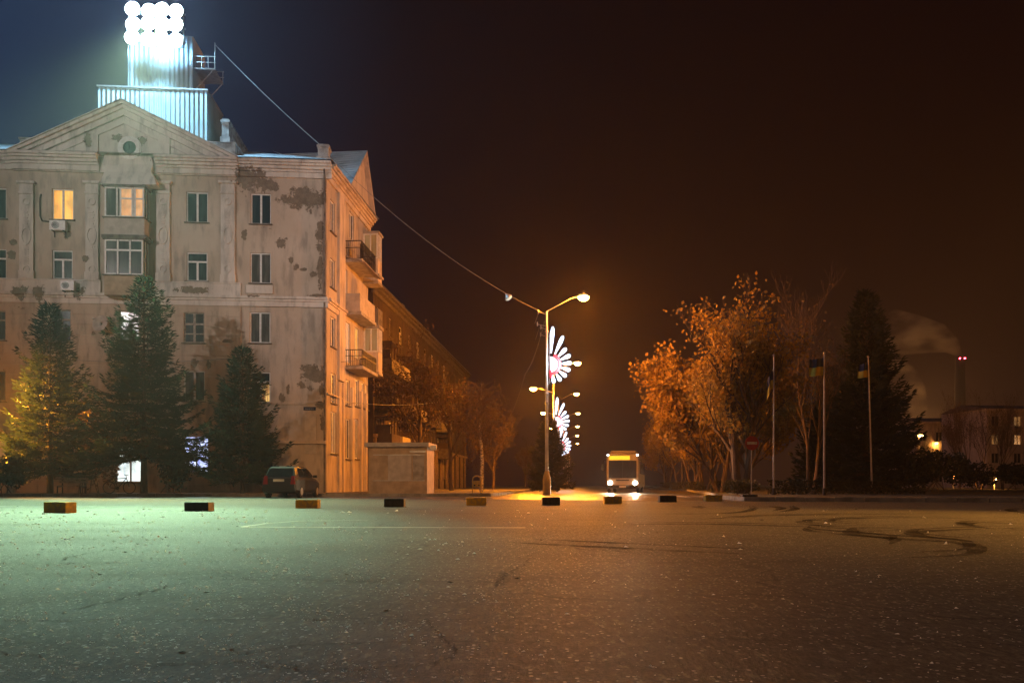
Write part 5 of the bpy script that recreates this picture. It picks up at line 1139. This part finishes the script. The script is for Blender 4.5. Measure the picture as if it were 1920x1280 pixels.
# ------------------------------------------------------------------ flagpoles with flags
def flagpole(px, Y, top, label, lean=0.0):
    t = empty("flagpole"); tag(t, label, "flagpole", "flagpoles on the verge"); b = atY(px, Y, .12); H = CH+(HY-top)/F*Y-.12
    mb = MB(); mb.tube([(0, 0, 0), (lean*.5, 0, H*.5), (lean, 0, H)], [.055, .045, .032], 10); mb.build("pole", M['steel'], t)
    mb = MB(); mb.lathe((lean, 0, H), [(.03, 0), (.06, .04), (.06, .08), (.02, .12)], 10); mb.build("finial", M['steel'], t)
    mb = MB(); mb.lathe((0, 0, 0), [(.12, 0), (.11, .05), (.07, .35)], 10); mb.build("base", M['iron'], t)
    t.location = b; return t, b, H
def flag(b, H, lean, z0, z1, L, droop, label, dirx=-1.0, fold=.12):
    t = empty("flag"); tag(t, label, "flag", "blue and yellow flags on the flagpoles")
    for name, (v0, v1), m in (("blue_band", (.5, 1), 'blue'), ("yellow_band", (0, .5), 'yellow')):
        mb = MB(); nu, nv = 16, 6; vs = []
        for j in range(nv+1):
            v = v0+(v1-v0)*j/nv
            for i in range(nu+1):
                u = i/nu; x = dirx*L*u*(1-.15*droop*u); y = fold*math.sin(u*8+v*1.2)*u**.6; z = z0+(z1-z0)*v-droop*L*u*u*.8+.05*math.sin(u*6+1)*u
                vs.append((x, y, z))
        mb.add(vs, [(j*(nu+1)+i, j*(nu+1)+i+1, (j+1)*(nu+1)+i+1, (j+1)*(nu+1)+i) for j in range(nv) for i in range(nu)])
        mb.add([(x, y+.012, z) for x, y, z in vs], [(j*(nu+1)+i, (j+1)*(nu+1)+i, (j+1)*(nu+1)+i+1, j*(nu+1)+i+1) for j in range(nv) for i in range(nu)]); mb.build(name, M[m], t, True)
    t.location = b+Vector((lean-.05, 0, 0)); return t
t, b, H = flagpole(1451, 41, 668, "left flagpole, in front of the bare tree"); flag(b, H, 0, H-1.65, H-.75, 0.42, 2.1, "limp flag on the left flagpole", fold=.10)
t, b, H = flagpole(1545.5, 40, 664, "middle flagpole, the tallest, before the dark conifer"); flag(b, H, 0, H-1.05, H-.20, .68, .10, "outstretched flag on the middle flagpole")
t, b, H = flagpole(1635, 46, 671, "right flagpole, leaning a little, before the huge black conifer", -.22); flag(b, H, -.2, H-1.1, H-.3, .50, .15, "short folded flag on the right flagpole", fold=.2)

# ------------------------------------------------------------------ the long house down the side street
XS, YS = -13.2, 76.0
S2 = Plane((XS, YS, 0), (0.085, 1, 0), (1, -0.085, 0))
sb = empty("street_house"); tag(sb, "long four storey house with dark balconies receding down the side street", "building")
H2, LEN2 = 19.6, 62.0
hl = []
for i in range(13):
    for k in range(5): hl.append(dict(h=(1.6+i*4.7, 3.0+i*4.7, 1.5+k*3.6, 3.5+k*3.6), k='2' if (i+k) % 3 else 'T', p=('glass', 'glasscurtain', 'glasscurtain', 'glass')[(i*3+k) % 4], f=('pvc', 'oldwood')[(i+k) % 2]))
hl[0]['p'] = 'litdim'; hl[5*2+3]['p'] = 'glasscurtain'
mb = MB(); wall_grid(mb, S2, 0, LEN2, .15, H2, [x['h'] for x in hl]); mb.quad(S2.p(0, -14, .15), S2.p(0, 0, .15), S2.p(0, 0, H2), S2.p(0, -14, H2)); M['plaster_street'] = plaster("shade_toned_plaster", (.13, .095, .065), (.08, .06, .04), patches=False); mb.build("wall", M['plaster_street'], sb)  # wall plaster toned dark to stand for the street's shade
for x in hl[:45]: window(S2, x, 0.0, sb)
mb = MB(); mould(S2, -.6, LEN2+.5, H2, [(-.2, 0, .85), (-.45, -.203, .6), (-.8, -.453, .2)], mb); mb.build("cornice", M['dirtyslab'], sb)
mb = MB(); mb.add([S2.p(-.7, .95, H2+.02), S2.p(LEN2+.6, .95, H2+.02), S2.p(LEN2+.6, -7, H2+3), S2.p(-.7, -7, H2+3)], ((0, 1, 2, 3),)); mb.add([S2.p(-.7, .95, H2+.02), S2.p(-.7, -7, H2+3), S2.p(-.7, -14, H2)], ((0, 1, 2),)); rf2 = mb.build("roof", M['roofend'], sb)
for u in (9, 26, 44): mb = MB(); S2.box(mb, u, u+1.6, -4, -3, H2+.5, H2+4.2); mb.build("chimney", M['brickchim'], rf2)
for (i, k, sty) in ((0, 3, 0), (1, 3, 1), (2, 3, 2), (0, 2, 0), (1, 2, 2), (2, 2, 0), (3, 2, 1), (0, 1, 2), (1, 1, 1), (2, 1, 0), (3, 3, 0), (4, 3, 2), (5, 2, 0), (4, 1, 2), (6, 3, 2), (7, 2, 1), (7, 1, 0), (3, 1, 2), (5, 3, 1), (4, 2, 0), (8, 3, 0)):
    u0 = .7+i*4.7; z0 = .9+k*3.6-.1; s = MB(); S2.box(s, u0-.08, u0+3.9, .003, 1.75, z0-.2, z0); o = s.build("balcony", M['dirtyslab'], sb); p = MB(); mm = ('dirtyslab', 'slab', 'brown')[sty]
    S2.box(p, u0, u0+.08, .003, 1.65, z0+.002, z0+1.15); S2.box(p, u0+.083, u0+3.8, 1.57, 1.65, z0+.002, z0+1.15); p.build("parapet", M[mm], o)
    if sty != 1:
        g = MB(); 
        for n_ in (.01, .8, 1.55): S2.box(g, u0+.0, u0+.08, n_, n_+.08, z0+1.153, z0+2.7)
        for q in range(1, 4): S2.box(g, u0+q*1.24, u0+q*1.24+.06, 1.57, 1.65, z0+1.153, z0+2.7)
        S2.box(g, u0+.02, u0+.05, .1, 1.5, z0+1.153, z0+2.0)
        S2.box(g, u0-.06, u0+3.9, .003, 1.7, z0+2.703, z0+2.82); g.build("balcony_glazing_frame", M['brown'], o)
mb = MB()
for i in range(13): S2.box(mb, .5+i*4.7, .95+i*4.7, .002, .2, .15, 5.2); S2.box(mb, 3.6+i*4.7, 4.05+i*4.7, .002, .2, .15, 5.2)
S2.box(mb, 0, LEN2, .002, .3, 5.203, 5.5); mb.build("street_level_trim", M['panel'], sb)
rebase(sb, S2.p(LEN2/2, 0, .15))

# ------------------------------------------------------------------ far right: houses, chimney stack, trees in dull orange light
def farhouse(label, x0, x1, ytop, Y, dep, seed, lit, roofh=1.2, nfl=4):
    rnd = random.Random(seed); b = empty("distant_house"); tag(b, label, "building"); X0, X1 = (x0-960)/F*Y, (x1-960)/F*Y; Z = CH+(HY-ytop)/F*Y
    pl = Plane((X0, Y, 0), (1, .10, 0), (.10, -1, 0)); L = X1-X0; hs = []
    n = max(2, int(L/3.2)); fl = (Z-1)/nfl
    for i in range(n):
        for k in range(nfl): hs.append(dict(h=(.9+i*L/n, .9+i*L/n+1.3, 1.2+k*fl, 2.9+k*fl), k='2', p=lit.get((i, k), 'glass'), f='oldwood', nosill=1))
    mb = MB(); wall_grid(mb, pl, 0, L, .1, Z, [h['h'] for h in hs], .2); mb.quad(pl.p(0, -dep, .1), pl.p(0, 0, .1), pl.p(0, 0, Z), pl.p(0, -dep, Z)); mb.build("wall", M['plaster_side'], b)
    for h in hs: window(pl, h, 0, b)
    mb = MB(); pl.box(mb, -.4, L+.4, .003, .5, Z-.35, Z); mb.build("cornice", M['stucco_side'], b)
    mb = MB(); mb.add([pl.p(-.5, .6, Z+.01), pl.p(L+.5, .6, Z+.01), pl.p(L+.5, -dep/2, Z+roofh), pl.p(-.5, -dep/2, Z+roofh)], ((0, 1, 2, 3),)); mb.add([pl.p(-.5, .6, Z+.01), pl.p(-.5, -dep/2, Z+roofh), pl.p(-.5, -dep, Z)], ((0, 1, 2),)); mb.build("roof", M['dirtyslab'], b)
    return b
farhouse("low distant house with a pale eaves line behind the orange lamp", 1716, 1846, 790, 150, 12, 61, {}, nfl=3)
farhouse("taller distant house with a few lit windows at the right edge", 1850, 1985, 766, 135, 12, 62, {(1, 3): 'litdim', (1, 2): 'litpeach', (2, 3): 'litdim', (0, 2): 'litdim'})
def lantern(label, px, py, Y, power, r=.16):
    t = empty("street_lamp"); tag(t, label, "street lamp"); p = Pt(px, py, Y)
    mb = MB(); mb.tube([(0, .4, 0), (0, .4, p.z+.3), (0, 0, p.z+.4)], [.07, .05, .03], 8); mb.build("pole", M['steel'], t)
    mb = MB(); mb.lathe((0, 0, p.z), [(.10, .36), (.24, .2), (.26, .1)], 12); h = mb.build("lamp_head", M['steel'], t)
    mb = MB(); mb.lathe((0, 0, p.z), [(r*1.2, .09), (r, -.05), (r*.5, -.14)], 12); mb.build("lamp_glass", M['lampfar'], h)
    light("lamp_light", 'POINT', (0, -.1, p.z-.5), power, (1.0, .36, .06), t, None, .12); t.location = (p.x, p.y, .12); return t
lantern("lone orange street lamp before the low distant house", 1726, 818, 118, 480, .30)
lantern("tiny far lamp left of the lone orange one, among the conifers", 1673, 841, 170, 120, .12)
lantern("tiny lamp over the black rounded shrub, right of the lone orange lamp", 1756, 832, 150, 150, .20)
for i, (px, Y, s, rz_, lab) in enumerate(((1800, 104, .92, .5, "dim bare tree before the low distant house"), (1836, 98, .85, 1.9, "second dim bare tree, left of the taller distant house"), (1880, 92, .8, 3.2, "bare tree in front of the taller distant house"), (1715, 128, .70, 4.4, "far bare tree beneath the lone orange lamp"))):
    c = copy_tree(brt); place(c, atY(px, Y, .12), rz_, s); c["label"] = lab
bush("shrub", "rust coloured far bush lit from behind, left of the black rounded shrub", atY(1705, 112, .12), 5.5, 3, 4.8, 71, 900, .3, 'leafbrown')
bush("shrub", "rust coloured far bush lit from behind, right of the black rounded shrub", atY(1803, 106, .12), 3.6, 3, 4.6, 72, 900, .3, 'leafbrown')
bush("shrub", "dark wide bush at the right edge under the taller distant house", atY(1905, 80, .12), 5.0, 3, 3.4, 73, 1500, .25, 'bush')
bush("shrub", "dark broad bush between the far rust bushes and the right edge", atY(1838, 84, .12), 4.5, 3, 3.2, 74, 1500, .25, 'bush')
lantern("small path lamp low among the far bushes on the right", 1868, 900, 96, 420, .10)
lantern("small path lamp low beside the far rust coloured bush", 1790, 893, 118, 420, .10)
# power station stack with two red warning lamps
stk = empty("chimney_stack"); tag(stk, "tall thin far chimney with two red warning lamps near its top", "chimney"); YK = 420
tp = Pt(1800, 668, YK)
mb = MB(); mb.lathe((0, 0, 0), [(3.6, 0), (2.7, tp.z*.6), (2.2, tp.z)], 20); mb.build("shaft", plain('dark_concrete', (.05, .04, .035), .95), stk)  # even dark colour of the far shaft
for dx in (-1.35, 1.25): mb = MB(); mb.lathe((dx, -2.3, tp.z-1.4), [(.12, -.35), (.42, -.15), (.42, .2), (.12, .4)], 10); mb.build("warning_lamp", M['redlamp'], stk)
stk.location = (tp.x, YK, 0)
def plume(label, path, rads, dens):
    mb = MB(); mb.tube(path, rads, 14); m = bpy.data.materials.new("smoke_vapour"); m.use_nodes = True; nt = m.node_tree; nt.nodes.remove(nt.nodes["Principled BSDF"])
    v = nt.nodes.new("ShaderNodeVolumePrincipled"); v.inputs["Color"].default_value = (.9, .85, .8, 1)
    n = noise(nt, pos(nt, (.03, .03, .05), obj=False), 1.6, 4); dn = mth(nt, 'MULTIPLY', ramp(nt, n, .40, .66), dens); nt.links.new(dn, v.inputs["Density"]); nt.links.new(v.outputs[0], nt.nodes["Material Output"].inputs["Volume"])
    return tag(mb.build("smoke_plume", m), label, None, None, 'stuff')
plume("dull orange smoke drifting left from the far chimney", [Pt(1800, 666, YK), Pt(1785, 648, YK), Pt(1757, 634, YK), Pt(1715, 628, YK), Pt(1670, 622, YK), Pt(1640, 618, YK)], [1.2, 4.5, 8, 10.5, 12, 5], .034)
plume("low dull orange vapour rising behind the conifers", [Pt(1725, 796, YK), Pt(1722, 770, YK), Pt(1712, 735, YK), Pt(1692, 700, YK), Pt(1672, 676, YK)], [3, 4.5, 6.5, 6.5, 3], .040)
ylamp = empty("added_smoke_floodlight"); tag(ylamp, "added floodlight on a pole hidden behind the distant houses, lighting the smoke", "floodlight")  # added, unseen lamp that lights the smoke plumes
mb = MB(); mb.tube([(0, 0, 0), (0, 0, 24)], .2, 8); mb.build("pole", M['steel'], ylamp); mb = MB(); mb.hexa([(-.6, -.2, 24.002), (.6, -.2, 24.002), (.6, .2, 24.002), (-.6, .2, 24.002), (-.6, -.4, 24.5), (.6, -.4, 24.5), (.6, .3, 24.8), (-.6, .3, 24.8)]); mb.build("lamp_head", M['steel'], ylamp)
light("smoke_fill_light", 'POINT', (0, -.5, 26), 210000, (1.0, .42, .10), ylamp, None, .3); ylamp.location = (tp.x-4, YK+46, 0)

# ------------------------------------------------------------------ lamps outside the picture, some of them added as fill
def mast(label, loc, H, target, power, color, cone, blend=.8):
    t = empty("lighting_mast"); tag(t, label, "lighting mast"); loc = Vector(loc)
    mb = MB(); mb.tube([(0, 0, 0), (0, 0, H)], [.18, .09], 12); mb.build("pole", M['whitepole'], t)
    d = (Vector(target)-loc-Vector((0, 0, H))).normalized(); s = d.cross(Vector((0, 0, 1))).normalized(); up = s.cross(d); c = Vector((0, 0, H+.25))
    mb = MB(); mb.hexa([c-s*.4-up*.3-d*.2, c+s*.4-up*.3-d*.2, c+s*.45-up*.35+d*.15, c-s*.45-up*.35+d*.15, c-s*.4+up*.3-d*.2, c+s*.4+up*.3-d*.2, c+s*.45+up*.35+d*.15, c-s*.45+up*.35+d*.15]); h = mb.build("lamp_head", M['steel'], t)
    mb = MB(); mb.prism([c-s*.4-up*.3+d*.153, c+s*.4-up*.3+d*.153, c+s*.4+up*.3+d*.153, c-s*.4+up*.3+d*.153], d*.01); mb.build("lamp_glass", M['mastlamp'], h)
    light("mast_light", 'SPOT', c+d*.4, power, color, t, Vector(target)-loc, .25, cone, blend); t.location = loc; return t
mast("tall lamp mast of the square, trained on the corner building", (-44, -12, 0), 23, (-18, 50, 19.6), P_PLAZA*1.6, WARM, 33, 1.0)
mast("tall added lamp mast off to the right, paling the side wall", (44, 6, 0), 20, (-9, 55, 16), 56000, (1.0, .78, .66), 20, .9)  # added fill, makes the side wall less orange
mast("added lamp mast behind the viewer, brightening the kiosk and the foot of the corner", (-3, -16, .004), 14, (-9, 45, 2.2), 42000, (1.0, .50, .20), 17, 1.0)  # added to brighten the kiosk front
mast("added lamp mast at the right side of the car park, outside the picture, warming the asphalt", (19, 16, .004), 9, (5, 15, 0), 21000, (1.0, .42, .07), 62, 1.0)  # added to put amber light on the right of the asphalt
mast("low lamp at the pavement, outside the picture to the left", (-33.2, 46.4, .15), 5.2, (-26.6, 44.3, 4.6), P_SIDE, (1.0, .36, .02), 62, .7)
sl = street_lamp(7.5, 1, False, 1200, "street lamp at the near pavement, outside the picture to the left", "street lamps of the square"); place(sl, (-40.0, 41.0, .004), 0)
sl = street_lamp(9.5, 1, False, 2600, "street lamp at the right edge of the square, outside the picture", "street lamps of the square"); place(sl, (37, 30, .12), R(180))

sl = street_lamp(10.5, 1, False, 5000, "added street lamp behind the viewer on the car park, lifting the block fronts", "street lamps of the square"); place(sl, (13, -20, .004), R(90))  # added fill for the camera-facing sides of the blocks
for q in sl.children:
    if q.type == 'LIGHT': q.data.color = (1.0, .45, .09)

# ------------------------------------------------------------------ night haze that glows round the lamps
hz = MB(); hz.box(-760, 760, -500, 1100, -1.2, 130); hm = bpy.data.materials.new("night_haze"); hm.use_nodes = True; nt = hm.node_tree; nt.nodes.remove(nt.nodes["Principled BSDF"])
v = nt.nodes.new("ShaderNodeVolumePrincipled"); v.inputs["Color"].default_value = (.88, .86, 1.0, 1); v.inputs["Density"].default_value = 0.0003; v.inputs["Anisotropy"].default_value = 0.55
nt.links.new(v.outputs[0], nt.nodes["Material Output"].inputs["Volume"])
tag(hz.build("haze", hm), kind='stuff')
